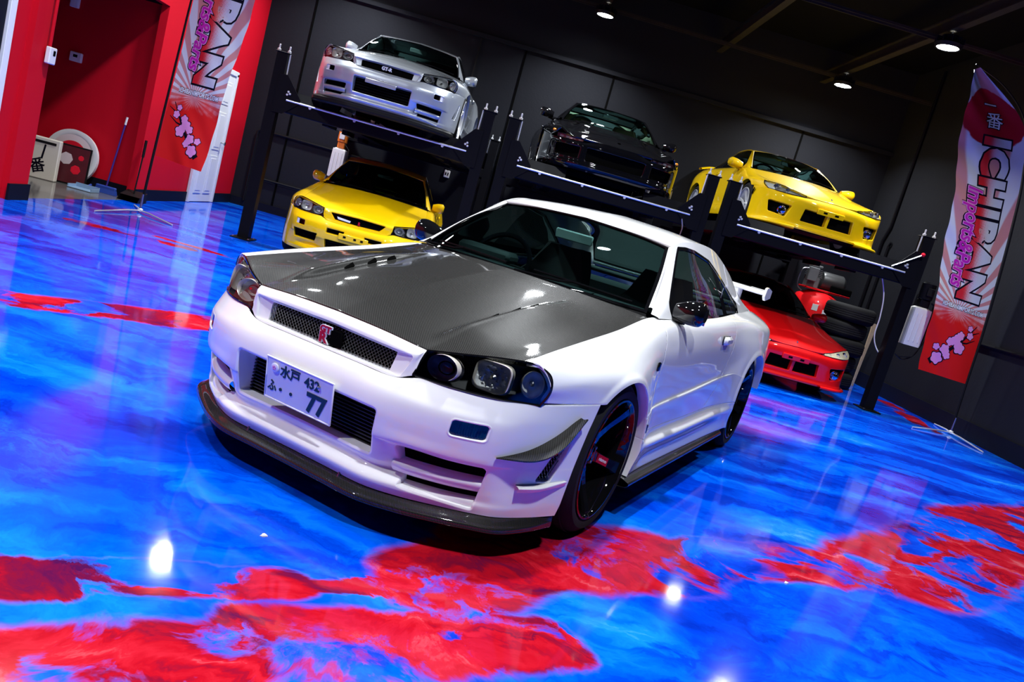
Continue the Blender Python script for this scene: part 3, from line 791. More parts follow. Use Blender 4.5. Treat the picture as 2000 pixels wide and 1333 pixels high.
def r34_spec(**k):
    OPS = [(.003, .0012, 0), (.008, .006, 0), (.010, .010, .02), (.016, .010, .085)]
    S = dict(paint='white', wb=2.665, arch=.350, arch2=.372, az=.335, R=.335, rim=.262, tw=.265, wx=.893, wheel='wheel',
        bumper=r34_bumper(), bsu=(), bsv=(), side=r34_side(),
        openings=[
          dict(poly=[(-.345,.452),(.345,.452),(.338,.264),(-.338,.264)], r=.022, steps=OPS),
          dict(poly=[(.405,.340),(.712,.340),(.684,.162),(.45,.19)], r=.016, steps=[(.003,.0012,0),(.007,.005,0),(.008,.008,.02),(.010,.01,.06)], d=(-.12,.99,0), guard=lambda V: V[:, 1] < -.5),
          dict(poly=[(.582,.500),(.700,.503),(.697,.432),(.578,.430)], r=.018, steps=[(.002,-.0012,0),(.005,-.001,0),(.0075,.002,0),(.0085,.01,0),(.009,.03,0)], guard=lambda V: V[:, 1] < -.5),
          dict(poly=[(-.515,.300),(-.442,.296),(-.392,.42),(-.372,.498),(-.42,.478),(-.475,.385)], ax=(1, 2), r=.006, steps=[(.002,.002,0),(.004,.006,0),(.006,.03,0)], guard=lambda V: V[:, 0] > .76),
        ],
        hood_front=[(0,-.80,.700),(.2,-.80,.695),(.35,-.80,.686),(.405,-.793,.682),(.52,-.737,.704),(.62,-.673,.722),(.70,-.618,.731)], hsf=(3,),
        hood_rear=[(0,.40,.938),(.2,.41,.935),(.43,.46,.924),(.6,.54,.911),(.695,.60,.900)],
        hood_mid=[(0,-.80,.70),(0,-.6,.758),(0,-.2,.846),(0,.1,.898),(0,.40,.938)],
        hood_side=[(.70,-.618,.731),(.70,-.37,.765),(.70,-.085,.80),(.70,.25,.842),(.695,.60,.900)],
        seam_front=lambda z: np.interp(z, [.2,.4,.52,.7,.89], [.47,.47,.485,.545,.625]),
        seam_rear=lambda z: np.interp(z, [.2,.395,.45,.5,.56,.63,.75,.85,.95], [1.585,1.63,1.71,1.785,1.865,1.93,2.03,2.085,2.10]),
        sill=.39, sill_f=lambda V: np.where(V[:, 1] > 0, .392 - V[:, 2], -1.0), bseam=lambda y: .600 + .012 * (y + .4), handle=(.846, 1.80, .808),
        gh_top=[(.695,.648,.918),(.622,.90,1.088),(.545,1.164,1.262),(.545,1.5,1.318),(.54,1.95,1.322),(.53,2.3,1.285),(.555,2.65,1.190),(.60,2.92,1.062),(.645,3.2,.966)],
        gh_belt=[(.735,.66,.906),(.745,.85,.906),(.748,1.1,.909),(.75,1.45,.915),(.747,1.9,.928),(.73,2.3,.946),(.71,2.6,.953),(.688,2.9,.960),(.66,3.2,.963)],
        window=[(.795,.920),(1.235,1.258),(1.36,1.268),(1.52,1.266),(1.83,1.236),(2.12,1.142),(2.42,1.032),(2.59,.965),(2.3,.950),(1.7,.926),(1.2,.915)],
        bpillar=(2.10, -.62, .06),
        ws_top=[(0,1.17,1.290),(.3,1.17,1.276),(.45,1.168,1.262),(.545,1.164,1.248)], ws_base=[(0,.455,.928),(.25,.475,.926),(.5,.545,.919),(.695,.648,.914)],
        roof_idx=(2, 5), roof_mid=[(0,1.17,1.290),(0,1.4,1.345),(0,1.8,1.372),(0,2.1,1.358),(0,2.38,1.302)],
        rw_top=[(0,2.38,1.302),(.3,2.37,1.297),(.53,2.30,1.285)], rw_base=[(0,3.08,1.0),(.35,3.05,.995),(.60,2.95,1.0)],
        rw_side=[(.53,2.3,1.285),(.548,2.65,1.18),(.60,2.95,1.0)], tail=[(0,3.74,.945),(.35,3.73,.943),(.63,3.66,.935)],
        deck_side=[(.60,2.95,1.0),(.64,3.2,.966),(.63,3.66,.935)],
        floor_z=.24, cabin_hw=.66, rvm=(.02,1.03,1.168), wipers=[(-.62,-.05),(.02,.60)], qlow=.43, mirror=(.765,.88,.958), mirror_size=(.158,.128,.11), fills=[], extras=[])
    S.update(k); return S
def r34_lamps(root, hi):
    bot = [(.394,-.828,.586),(.54,-.79,.588),(.67,-.707,.588),(.778,-.572,.588)]
    top = [(.408,-.796,.678),(.52,-.741,.699),(.62,-.677,.717),(.70,-.622,.727),(.742,-.597,.727)]
    out = [(.778,-.572,.588),(.797,-.562,.645),(.786,-.572,.70),(.742,-.597,.727)]
    for sg in (1, -1):
        headlamp(root, bot, top, sg, hi, .085, outer=out, rings=[
            ((.476,-.775,.637), .0455, 'proj', (.02,-1,.10), 1.38), ((.622,-.685,.648), .054, 'square', (.25,-1,.12), 1.25), ((.735,-.588,.653), .050, 'turn', (.55,-1,.15), .82)])
def grille_bits(root, mat, hi, poly_o, poly_i, y_o, y_i, wire=True):
    pass
def r34_front(root, mat, hi, gtt=False):
    # grille surround: nose bar, slanted cheeks, ledge
    rows = [
      [(0,-.851,.558),(.2,-.851,.558),(.33,-.849,.559),(.392,-.830,.582)],
      [(0,-.846,.572),(.2,-.846,.572),(.34,-.842,.575),(.398,-.826,.60)],
      [(0,-.840,.62),(.2,-.840,.62),(.36,-.834,.62),(.402,-.818,.64)],
      [(0,-.842,.655),(.2,-.842,.653),(.37,-.833,.648),(.404,-.810,.660)],
      [(0,-.834,.676),(.2,-.834,.672),(.375,-.822,.665),(.405,-.803,.671)],
      [(0,-.805,.694),(.2,-.804,.690),(.36,-.801,.681),(.406,-.797,.678)]]
    V, F = loft(np.array(rows).transpose(1, 0, 2), 70 if hi else 30, 50 if hi else 24)
    F = orient(V, F, CEN)
    po = [(-.385,.652),(0,.659),(.385,.652),(.352,.565),(0,.562),(-.352,.565)]
    if gtt: po = [(-.335,.660),(0,.668),(.335,.660),(.262,.582),(0,.575),(-.262,.582)]
    V, F, c = clip(V, F, -sdround(V[:, 0], V[:, 2], po, .012))
    def inner(b):
        x, z = b[:, 0], b[:, 2]; X = np.sign(x) * np.interp(np.abs(x), [0, .25, .352, .39], [0, .25, .298, .307]); t = (z - .562) / (.655 - .562)
        return np.c_[X, -.818 - .014 * (1 - t), .566 + t * (.641 - .566)]
    def mid_(b): return b * .6 + inner(b) * .4 + [0, .004, 0]
    V, F = lip(V, F, [(.002, .002, 0), (.004, .008, 0), (.006, .006, .012), (.006, .006, .04)] if gtt else [(.002, .002, 0), (.004, .008, 0), mid_, inner, lambda b: inner(b) + [0, .03, 0]], c)
    V, F = mirror(V, F); link('grille_surround', V, F, mat, root, True, 38)
    pi = [(-.307,.640),(.307,.640),(.298,.566),(-.298,.566)] if not gtt else [(-.33,.658),(.33,.658),(.26,.58),(-.26,.58)]
    gy = lambda x, z: -.812 - .012 * (1 - (z - .566) / .075)
    V, F = fillpoly(pi, lambda x, z: gy(x, z) + .022, 'g', None, root); link('grille_backing', V, F, M['void'], root, False)
    if hi:
        wires(pi, gy, .0158, .0011, .95).build('grille_mesh', M['steel'] if not hi else M['wiremesh'], root)['kind'] = 'stuff'
    else: link('grille_mesh', *fillpoly(pi, lambda x, z: gy(x, z) + .012, 'g', None, root), M['void'], root, False)
    # central opening: core and its fins
    ci = [(-.355,.462),(.355,.462),(.348,.254),(-.348,.254)]
    V, F = fillpoly(ci, lambda x, z: -.808, 'c', None, root); link('intercooler_core', V, F, M['void'], root, False)
    b = B()
    for k in range(15 if hi else 7):
        z = .268 + k * (.183 / (14 if hi else 6)); b.box((0, -.815, z), (.70, .014, .0032))
    b.build('intercooler_fins', M['black'] if not hi else M['fin'], root, False)['kind'] = 'stuff'
    if not gtt: duct_fill(root, mat)
    for sg in (1, -1):       # fog lamps
        P = [(.582,.500),(.700,.503),(.697,.432),(.578,.430)]
        fy = lambda x, z: np.interp(x, [.57,.60,.65,.70,.72], [-.815,-.800,-.764,-.712,-.69]) - .007
        V = []; 
        for t in np.linspace(0, 1, 10):
            for u in (0, 1):
                x = .58 + .12 * t; V.append((sg * x, fy(x, 0) , .428 + .078 * u))
        F = [(2 * i, 2 * i + 1, 2 * i + 3, 2 * i + 2) for i in range(9)]
        r = sub('fog_lamp', root)
        link('lamp_lens', V, F, M['smoke'], r)
        b = B()
        for k in range(12):
            x = .60 + k * .0075; b.box((sg * x, fy(x, 0) + .012, .466), (.0022, .006, .06))
        b.build('lamp_ribs', M['grey'], r, False)
        if not hi: B().box((sg * .665, -.752, .466), (.055, .006, .055), rotz(sg * .75), .002).build('turn_lamp', M['whitep'], r)
        link('lamp_back', np.array(V) + [0, .022, 0], F, M['gblack'], r)
        # corner vent backing and wires
        if hi:
            vp = [(-.515,.300),(-.442,.296),(-.392,.42),(-.372,.498),(-.42,.478),(-.475,.385)]
            xs = lambda y, z: np.interp(y, [-.6,-.48,-.35], [.772,.832,.872]) - .012
            V = [(sg * (xs(y, z) - .012), y, z) for y, z in inset(vp, -.008)]; link('vent_backing', V, [tuple(range(len(V)))], M['void'], root, False)
            bb = wires(vp, lambda a, c: 0, .015, .0011, .6); Vw = np.array(bb.V)
            link('vent_mesh', np.c_[sg * (xs(Vw[:, 0], 0) + Vw[:, 1]), Vw[:, 0], Vw[:, 2]], bb.F, M['wiremesh'], root)
def splitter(root, mat, z0=.106, out=.036):
    P = [(0,-.868),(.17,-.870),(.33,-.869),(.46,-.822),(.58,-.752),(.675,-.685),(.752,-.615),(.82,-.49),(.865,-.36)]
    V, F = [], []
    base = np.array(P)
    t = np.gradient(base, axis=0); nrm = np.c_[t[:, 1], -t[:, 0]]; nrm /= np.linalg.norm(nrm, axis=1)[:, None]
    k = np.array([1, 1, 1, 1, 1, 1.05, 1.1, .6, .1])[:, None]
    def ofs(d): return base + nrm * d * k
    L = [(ofs(-.02), .158), (ofs(.004), .150), (ofs(out - .010), .134), (ofs(out), .128), (ofs(out + .002), .118), (ofs(out - .006), z0), (ofs(-.06), z0 - .006)]
    G = np.array([[(x, y, z) for x, y in l] for l, z in L]).transpose(1, 0, 2)
    V, F = loft(G, 120, 30); V, F = mirror(V, F)
    link('front_splitter', V, orient(V, F, np.array([0, 0, .12])), mat, root, True, 60)
# ---------------------------------------------------------------- floor paint
def floormat():
    m, N, L, b = newmat('blue_red_poured_epoxy')
    tc = N.new('ShaderNodeTexCoord')
    def math_(op, a, c=None, d=None):
        n = N.new('ShaderNodeMath'); n.operation = op
        for k, v in enumerate((a, c, d)):
            if v is None: continue
            if isinstance(v, (int, float)): n.inputs[k].default_value = v
            else: L.new(v, n.inputs[k])
        return n.outputs[0]
    def vm(op, a, c=None, scale=None):
        n = N.new('ShaderNodeVectorMath'); n.operation = op
        for k, v in enumerate((a, c)):
            if v is None: continue
            if isinstance(v, tuple): n.inputs[k].default_value = v
            else: L.new(v, n.inputs[k])
        if scale is not None: n.inputs['Scale'].default_value = scale
        return n
    def noise(vec, scale, detail=6, rough=.55, dist=0, color=False):
        n = N.new('ShaderNodeTexNoise'); n.inputs['Scale'].default_value = scale; n.inputs['Detail'].default_value = detail
        n.inputs['Roughness'].default_value = rough; n.inputs['Distortion'].default_value = dist; L.new(vec, n.inputs['Vector'])
        return n.outputs['Color' if color else 'Fac']
    def ramp(fac, stops, mode='LINEAR'):
        n = N.new('ShaderNodeValToRGB'); e = n.color_ramp.elements; n.color_ramp.interpolation = mode
        e[0].position, e[0].color = stops[0][0], (*stops[0][1], 1); e[1].position, e[1].color = stops[1][0], (*stops[1][1], 1)
        for p, c in stops[2:]: q = e.new(p); q.color = (*c, 1)
        L.new(fac, n.inputs[0]); return n.outputs[0]
    def mix(f, a, c):
        n = N.new('ShaderNodeMix'); n.data_type = 'RGBA'
        L.new(f, n.inputs[0])
        for k, v in ((6, a), (7, c)):
            if isinstance(v, tuple): n.inputs[k].default_value = (*v, 1)
            else: L.new(v, n.inputs[k])
        return n.outputs[2]
    P = tc.outputs['Object']
    # swirled position
    w1 = vm('SUBTRACT', noise(P, .9, 3, color=True), (.5, .5, .5)); w2 = vm('SUBTRACT', noise(P, 3.2, 5, .6, .8, color=True), (.5, .5, .5))
    Q = vm('ADD', vm('ADD', P, vm('SCALE', w1.outputs[0], scale=.55).outputs[0]).outputs[0], vm('SCALE', w2.outputs[0], scale=.38).outputs[0]).outputs[0]
    mp = N.new('ShaderNodeMapping'); mp.inputs['Rotation'].default_value = (0, 0, math.radians(-32)); mp.inputs['Scale'].default_value = (.45, 1.7, 1); L.new(Q, mp.inputs['Vector'])
    st = noise(mp.outputs[0], 1.5, 9, .62, .9)
    blue = ramp(st, [(.30, (.0, .010, .30)), (.44, (.0, .045, .62)), (.54, (.0, .105, .86)), (.66, (.004, .20, .95)), (.80, (.10, .42, .95))])
    # red rivers: distance to a few strokes of the pour
    sx = N.new('ShaderNodeSeparateXYZ'); L.new(vm('ADD', P, vm('ADD', vm('SCALE', w1.outputs[0], scale=.18).outputs[0], vm('SCALE', w2.outputs[0], scale=.20).outputs[0]).outputs[0]).outputs[0], sx.inputs[0])
    X, Y = sx.outputs[0], sx.outputs[1]
    seg = [(6.5, 3.5, 3.8, 1.5, .34), (3.7, 1.2, 2.45, .12, .36), (2.4, .05, 1.1, -.45, .20), (1.15, -.48, .45, -.82, .27), (.62, -.72, .22, -1.16, .24), (.25, -1.2, -.22, -1.40, .05),
           (-.25, -1.42, -1.4, -1.95, .10), (.55, -1.40, -.25, -1.72, .16), (-.0, -1.74, -1.2, -2.3, .20), (-3.6, .02, -1.1, 1.76, .19), (-3.9, 4.1, -2.8, 4.25, .08), (6.2, 7.6, 5.9, 5.9, .14), (3.4, 6.1, 4.8, 6.5, .10), (1.05, -1.75, 1.35, -1.75, .05), (-3.2, 4.5, -2.0, 4.4, .06)]
    best = None
    for x0, y0, x1, y1, wd in seg:
        dx, dy = x1 - x0, y1 - y0; l2 = dx * dx + dy * dy
        t = math_('MULTIPLY_ADD', Y, dy / l2, math_('MULTIPLY_ADD', X, dx / l2, -(x0 * dx + y0 * dy) / l2))
        cl = N.new('ShaderNodeClamp'); L.new(t, cl.inputs[0]); t = cl.outputs[0]
        ex = math_('SUBTRACT', math_('SUBTRACT', X, x0), math_('MULTIPLY', t, dx)); ey = math_('SUBTRACT', math_('SUBTRACT', Y, y0), math_('MULTIPLY', t, dy))
        d = math_('DIVIDE', math_('SQRT', math_('ADD', math_('MULTIPLY', ex, ex), math_('MULTIPLY', ey, ey))), wd)
        best = d if best is None else math_('MINIMUM', best, d)
    sm = N.new('ShaderNodeMapRange'); sm.interpolation_type = 'SMOOTHSTEP'; sm.inputs['From Min'].default_value = 1.12; sm.inputs['From Max'].default_value = .86; L.new(best, sm.inputs[0])
    mp2 = N.new('ShaderNodeMapping'); mp2.inputs['Rotation'].default_value = (0, 0, math.radians(-28)); mp2.inputs['Scale'].default_value = (.55, 1.8, 1); L.new(Q, mp2.inputs['Vector'])
    s2 = noise(mp2.outputs[0], 2.3, 8, .6, 1.2)
    red = ramp(s2, [(.30, (.06, .004, .06)), (.40, (.20, .004, .025)), (.50, (.42, .004, .014)), (.60, (.52, .012, .028)), (.70, (.60, .10, .13)), (.82, (.50, .22, .40))])
    isl = N.new('ShaderNodeMapRange'); isl.interpolation_type = 'SMOOTHSTEP'; isl.inputs['From Min'].default_value = .60; isl.inputs['From Max'].default_value = .52; L.new(noise(Q, 1.9, 6, .55, .6), isl.inputs[0])
    col = mix(math_('MULTIPLY', sm.outputs[0], isl.outputs[0]), blue, red)
    # pale veins at the edge of the pour
    ed = N.new('ShaderNodeMapRange'); ed.inputs['From Min'].default_value = .10; ed.inputs['From Max'].default_value = .0; L.new(math_('ABSOLUTE', math_('SUBTRACT', best, 1.05)), ed.inputs[0])
    col = mix(math_('MULTIPLY', ed.outputs[0], .12), col, (.30, .14, .70))
    L.new(col, b.inputs['Base Color'])
    b.inputs['Roughness'].default_value = .07; b.inputs['Specular IOR Level'].default_value = .32
    bp = N.new('ShaderNodeBump'); bp.inputs['Strength'].default_value = .02; bp.inputs['Distance'].default_value = .02
    L.new(noise(P, 3.0, 3), bp.inputs['Height']); L.new(bp.outputs['Normal'], b.inputs['Normal'])
    return m
M['floor'] = floormat()
M['concrete'] = pmat('polished_grey_concrete', (.16, .15, .145), rough=.12, var=.35, vscale=2)

# ---------------------------------------------------------------- room shell
def boxo(name, c, d, mat, bev=0, kind=True, parent=None, R=None):
    o = B().box(c, d, R, bev).build(name, mat, parent, False)
    if kind: struct(o)
    return o
XL, XR, YB, YF, ZC, XH = -4.65, 6.38, 10.65, -8.0, 5.3, -7.6
def plane(name, V, mat):
    return struct(link(name, V, [tuple(range(len(V)))], mat, None, False))
plane('floor', [(XL, YF, 0), (XR, YF, 0), (XR, YB, 0), (XL, YB, 0)], M['floor'])
plane('floor_hallway', [(XH, 4.5, 0), (XL, 4.5, 0), (XL, 7.1, 0), (XH, 7.1, 0)], M['concrete'])
boxo('ceiling', ((XH + XR) / 2, (YF + YB) / 2, ZC + .05), (XR - XH, YB - YF, .1), M['ceil'])
boxo('wall_back', ((XL + XR) / 2, YB + .05, ZC / 2), (XR - XL + .2, .1, ZC), M['wallblack'])
boxo('wall_right', (XR + .05, (YF + YB) / 2, ZC / 2), (.1, YB - YF, ZC), M['wallblack'])
boxo('wall_front', ((XL + XR) / 2, YF - .05, ZC / 2), (XR - XL + .2, .1, ZC), M['wallblack'])
# red side wall: near stretch, pillar, hallway mouth, far stretch with the white door
boxo('wall_left', (XL - .05, (YF + 3.95) / 2, ZC / 2), (.1, 3.95 - YF, ZC), M['wallred'])
boxo('wall_left_pillar', (XL - .12, 4.25, ZC / 2), (.24, .60, ZC), M['wallred'])
boxo('wall_left_return', (XL - .06 + .09, 4.395, ZC / 2), (.06, .31, ZC), M['wallred'])
boxo('wall_left_far', (XL - .05, (7.0 + YB) / 2, ZC / 2), (.1, YB - 7.0, ZC), M['wallred'])
boxo('wall_left_header', (XL - .05, 5.775, (2.5 + ZC) / 2), (.1, 2.45, ZC - 2.5), M['wallred'])
boxo('ceiling_hallway', ((XL - .1 + XH) / 2, 5.82, 2.53), (XL - .1 - XH, 2.56, .06), M['ceil'])
boxo('wall_hallway', ((XL + XH) / 2 - .05, 7.15, ZC / 2), (XL - XH - .1, .1, ZC), M['wallred'])
boxo('wall_hallway_near', ((XL + XH) / 2 - .12, 4.5, ZC / 2), (XL - XH - .24, .1, ZC), M['wallred'])
boxo('wall_hallway_end', (XH - .05, 5.8, ZC / 2), (.1, 2.7, ZC), M['wallred'])
bh = .14
boxo('baseboard_back', ((XL + XR) / 2, YB - .012, bh / 2), (XR - XL, .024, bh), M['baseb'])
boxo('baseboard_right', (XR - .012, (YF + YB) / 2, .11), (.024, YB - YF - .05, .22), M['baseb'])
boxo('baseboard_left', (XL + .012, (7.0 + 8.68) / 2, .075), (.024, 1.68, .15), M['baseb'])
boxo('baseboard_left_far', (XL + .012, (9.78 + YB) / 2 - .01, .075), (.024, YB - 9.80, .15), M['baseb'])
boxo('baseboard_hallway', ((XL + XH) / 2, 7.088, .075), (XL - XH - .02, .024, .15), M['baseb'])
boxo('baseboard_pillar', (XL + .012 + .06, 4.39, .08), (.024, .34, .16), M['baseb'])
boxo('trim_1', (XL + .012, 3.93, 1.9), (.05, .09, 3.8), M['doorw'], .004)
boxo('trim_2', (XL + .006, 3.0, 1.9), (.012, 1.75, 3.8), M['baseb'])
# white panelled door
dr = empty('door_1', 'white six-panel door in the red wall', 'door', (XL + .004, 9.22, 0)); dr['kind'] = 'structure'
del dr['label']; del dr['category']
b = B(); b.box((.012, 0, 1.03), (.03, .90, 2.04)); b.build('door_leaf', M['doorw'], dr, False)
for (cy, cz, w_, h_) in [(s * .2, z, .30, h) for s in (-1, 1) for z, h in ((.45, .62), (1.15, .60), (1.75, .36))]:
    b = B(); b.box((.030, cy, cz), (.012, w_, h_), None, .006).box((.036, cy, cz), (.012, w_ - .09, h_ - .09), None, .006); b.build('door_panel', M['doorw'], dr, False)
for (cy, cz, w_, h_) in ((-.49, 1.05, .08, 2.10), (.49, 1.05, .08, 2.10), (0, 2.09, 1.06, .08)):
    B().box((.022, cy, cz), (.05, w_, h_), None, .008).build('door_casing', M['doorw'], dr, False)
B().lathe([(.03, .012), (.07, .012), (.08, .028), (.10, .028), (.108, .015), (.108, .001)], 20, 'x', c=(0, .38, .98)).build('door_knob', M['steel'], dr)
# back wall: pilaster joints, ledge, conduits
boxo('trim_3', ((XL + XR) / 2, YB - .04, 3.90), (XR - XL, .08, .07), M['wallblack'], .004)
for k, x in enumerate((-3.9, -.27, 1.3, 4.75)): boxo('trim_%d' % (4 + k), (x, YB - .01, 2.0), (.03, .02, 3.8), M['void'])
def pipe(name, pts, r, mat, label, cat, group=None):
    o = B().tube(pts, r, 8).build(name, mat); tag(o, label, cat, group); return o
pipe('conduit', [(-4.4, YB - .03, .10), (-4.4, YB - .03, 1.33), (-4.36, YB - .03, 1.36), (-2.2, YB - .03, 1.36)], .022, M['black'], 'upper black conduit on the black wall left of the left lift', 'conduit')
pipe('conduit', [(-4.32, YB - .03, 1.30), (-4.32, YB - .03, .60), (-4.26, YB - .03, .55), (-2.2, YB - .03, .55)], .018, M['black'], 'lower black conduit looping along the black wall behind the lift post', 'conduit')
pipe('conduit', [(XR - .03, 9.82, 0.2), (XR - .03, 9.82, 2.38), (XR - .03, 9.70, 2.62), (XR - .03, 9.70, 5.2)], .028, M['lift'], 'tall black conduit with a jog on the black wall above the tyre stack', 'conduit')
pipe('conduit', [(XR - .03, 9.55, 0.2), (XR - .03, 9.55, 2.30), (XR - .03, 9.5, 2.36)], .022, M['lift'], 'shorter black conduit beside the tall one behind the tyre stack', 'conduit')
pipe('conduit', [(XR - .03, 6.6, 1.18), (XR - .03, 3.0, 1.18)], .022, M['lift'], 'level black conduit on the wall behind the right banner', 'conduit')
def wallbox(name, c, d, lab, cat, parts):
    r = empty(name, lab, cat, c)
    B().box((0, 0, 0), d, None, .008).build('casing', M['whitep'], r, False)
    for nm, cc, dd, mt in parts: B().box(cc, dd, None, .002).build(nm, mt, r, False)
    return r
wallbox('thermostat', (XL + .105, 4.48, 1.44), (.05, .115, .16), 'white thermostat on the bright red pillar with a conduit above it', 'thermostat', [('screen', (.026, .012, .028), (.006, .035, .05), M['void'])])
B().tube([(XL + .10, 4.45, 1.53), (XL + .10, 4.45, 5.25)], .016, 8).build('conduit', M['wallred'])
tag(bpy.data.objects[-1] if False else [o for o in COL.objects if o.name.startswith('conduit')][-1], 'thin red painted conduit rising from the pillar thermostat', 'conduit')
wallbox('thermostat', (-5.72, 7.075, 1.58), (.15, .05, .12), 'white thermostat on the dark red hallway wall', 'thermostat', [('screen', (0, -.026, .012), (.055, .006, .035), M['void'])])
wallbox('alarm_box', (-5.85, 7.075, 2.27), (.11, .05, .20), 'white box high on the dark red hallway wall at the top edge', 'box', [('cover', (0, -.026, 0), (.08, .006, .15), M['whitep'])])
wallbox('power_outlet', (-1.06, YB - .02, 1.50), (.10, .04, .13), 'white outlet box on the black wall between the left lift beams', 'outlet', [('socket', (-.02, -.022, 0), (.02, .006, .05), M['void']), ('socket', (.02, -.022, 0), (.02, .006, .05), M['void'])])
pipe('conduit', [(-1.06, YB - .03, 1.56), (-1.06, YB - .03, 3.85)], .012, M['black'], 'thin black conduit dropping to the white outlet', 'conduit')
wallbox('light_switch', (XR - .02, 7.05, 1.05), (.04, .08, .12), 'small white switch plate on the wall left of the right banner', 'switch', [('toggle', (-.022, 0, 0), (.01, .02, .04), M['whitep'])])
# ---------------------------------------------------------------- ceiling steel and lamps
for k, x in enumerate((-3.1, -.9, .8, 2.89, 4.75)):
    b = B(); b.box((x, 1.4, 4.86), (.10, 18.2, .02)).box((x, 1.4, 4.70), (.10, 18.2, .02)).box((x, 1.4, 4.78), (.02, 18.2, .16))
    tag(b.build('roof_joist', M['beam'], None, False), 'dusty black steel joist under the dark ceiling, ' + ('nearest the red wall', 'over the silver coupe', 'over the black sports car', 'between the lamps at the right', 'above the yellow lifted coupe')[k], 'beam', 'roof joists')
for k, y in enumerate((-2.35, .65, 3.65, 6.75, 9.75)):
    b = B(); b.box((.9, y, 4.68), (10.9, .05, .03)).box((.9, y, 4.66), (10.9, .012, .05))
    tag(b.build('bridging_rail', M['beam'], None, False), 'thin steel rail crossing below the roof joists, ' + ('behind the viewer', 'over the carbon hood', 'over the white coupe tail', 'over the lift fronts', 'nearest the back wall')[k], 'rail', 'bridging rails')
def lamp(x, y, lab):
    r = empty('high_bay_lamp', lab, 'lamp', (x, y, 4.5), 0, 'round high bay lamps')
    B().lathe([(.0, .001), (.0, .118), (-.004, .128)], 40, 'z').build('lamp_lens', M['lampface'], r)
    B().lathe([(-.012, .130), (-.012, .148), (.03, .165), (.05, .15), (.06, .11), (.13, .10), (.14, .03), (.16, .02)], 40, 'z').build('lamp_housing', M['black'], r)
    for k in range(10):
        a = 2 * PI * k / 10; B().box((.13 * math.cos(a), .13 * math.sin(a), .075), (.08, .008, .06), rotz(a)).build('cooling_fin', M['black'], r, False)
    B().tube([(0, 0, .15), (0, 0, .20)], .008, 6).build('hanger_rod', M['steel'], r)
names = {(.8, 9.5): 'round lit lamp high above the silver and black cars', (4.75, 6.45): 'largest round lit lamp, nearest the right banner top', (4.75, 9.5): 'round lit lamp above the yellow car on the right lift'}
for x, y in LAMPS:
    lamp(x, y, names.get((x, y), 'round lit lamp hanging over the hall, outside the picture'))

# ---------------------------------------------------------------- four-post lifts
def lift(x0, x1, zt, label, hoses=()):
    r = empty('car_lift', label, 'car lift', ((x0 + x1) / 2, 0, 0))
    h = (x1 - x0) / 2; ZP = 2.25; yf, yr = 6.22, 10.38
    K = M['lift']
    for sx in (-1, 1):
        for y in (yf, yr):
            p = sub('lift_post', r); p.location = (sx * h, y, 0)
            b = B(); b.prism([(-.065, -.065), (.065, -.065), (.065, .065), (.028, .065), (.028, .05), (-.028, .05), (-.028, .065), (-.065, .065)], 0, ZP, 'z'); b.build('column', K, p, False)
            B().box((0, -.02, .007), (.24, .30, .014), None, .003).build('base_plate', K, p, False)
            B().box((0, 0, ZP + .006), (.17, .15, .012), None, .003).build('top_plate', K, p, False)
            for q in (-1, 1):
                B().lathe([(0, .022), (.025, .022), (.03, .010), (.075, .010), (.08, .001)], 8, 'z', c=(q * .062, -.02, ZP + .012)).build('top_stud', M['satin'], p)
            B().tube([(-sx * .085, -.035, ZP), (-sx * .090, -.035, 2.02)], .009, 6).build('ladder_rod', M['satin'], p)
            for q in ((.085, .09), (-.085, -.13), (.085, -.13)):
                B().lathe([(.014, .014), (.024, .013), (.026, .001)], 6, 'z', c=(q[0] * 1.1, q[1], 0)).build('anchor_bolt', M['steel'], p)
    for y in (yf, yr):
        sy = -1 if y == yf else 1
        b = B(); b.box((0, y, zt - .08), (2 * h - .10, .13, .15), None, .01); b.build('cross_beam', K, r, False)
        for sx in (-1, 1):
            g = [(sx * (h - .02), zt - .18), (sx * (h - .02), zt + .27), (sx * (h - .12), zt + .27), (sx * (h - .32), zt + .03), (sx * (h - .32), zt - .02), (sx * (h - .14), zt - .18)]
            B().prism(g, y + sy * .068, y + sy * .080, 'y').build('gusset_plate', K, r, False)
            for q in ((.16, .05), (.19, .065), (.17, .085)):
                B().lathe([(0, .014), (sy * .018, .013), (sy * .02, .001)], 6, 'y', c=(sx * (h - q[0]), y + sy * .080, zt + q[1])).build('gusset_bolt', M['satin'], r)
    B().tube([(-h + .16, yf - .075, zt - .012), (h - .16, yf - .075, zt - .012)], .012, 8).build('edge_bar', M['satin'], r)
    for k in range(4):
        B().lathe([(0, .018), (-.016, .017), (-.018, .001)], 6, 'y', c=(-h + .45 + k * (2 * h - .9) / 3, yf - .066, zt - .03)).build('beam_bolt', M['satin'], r)
    for sx in (-1, 1):
        b = B(); b.box((sx * .74, (yf + yr) / 2, zt - .05), (.50, yr - yf - .02, .098)); b.build('runway', K, r, False)
        for q in (-1, 1): B().box((sx * .74 + q * .235, (yf + yr) / 2, zt + .02), (.02, yr - yf - .1, .04)).build('runway_flange', K, r, False)
        B().box((sx * .74, yf - .02, zt + .05), (.50, .02, .11), rotx(-.35)).build('wheel_stop', K, r, False)
        for k in range(3): B().box((sx * .74, yf + .8 + k * 1.2, zt - .13), (.08, .5, .06)).build('runway_rib', K, r, False)
    B().box((0, (yf + yr) / 2 + .3, zt - .04), (.98, 1.2, .03)).build('drip_tray', K, r, False)
    return r, h
l1, h1 = lift(-2.90, -.38, 1.745, 'left black four-post lift carrying the silver coupe, orange pump on its rear post')
l2, h2 = lift(-.07, 2.43, 1.745, 'middle black four-post lift carrying the black sports car')
l3, h3 = lift(2.70, 5.20, 1.785, 'right black four-post lift carrying the yellow coupe, milky oil tank on its post')
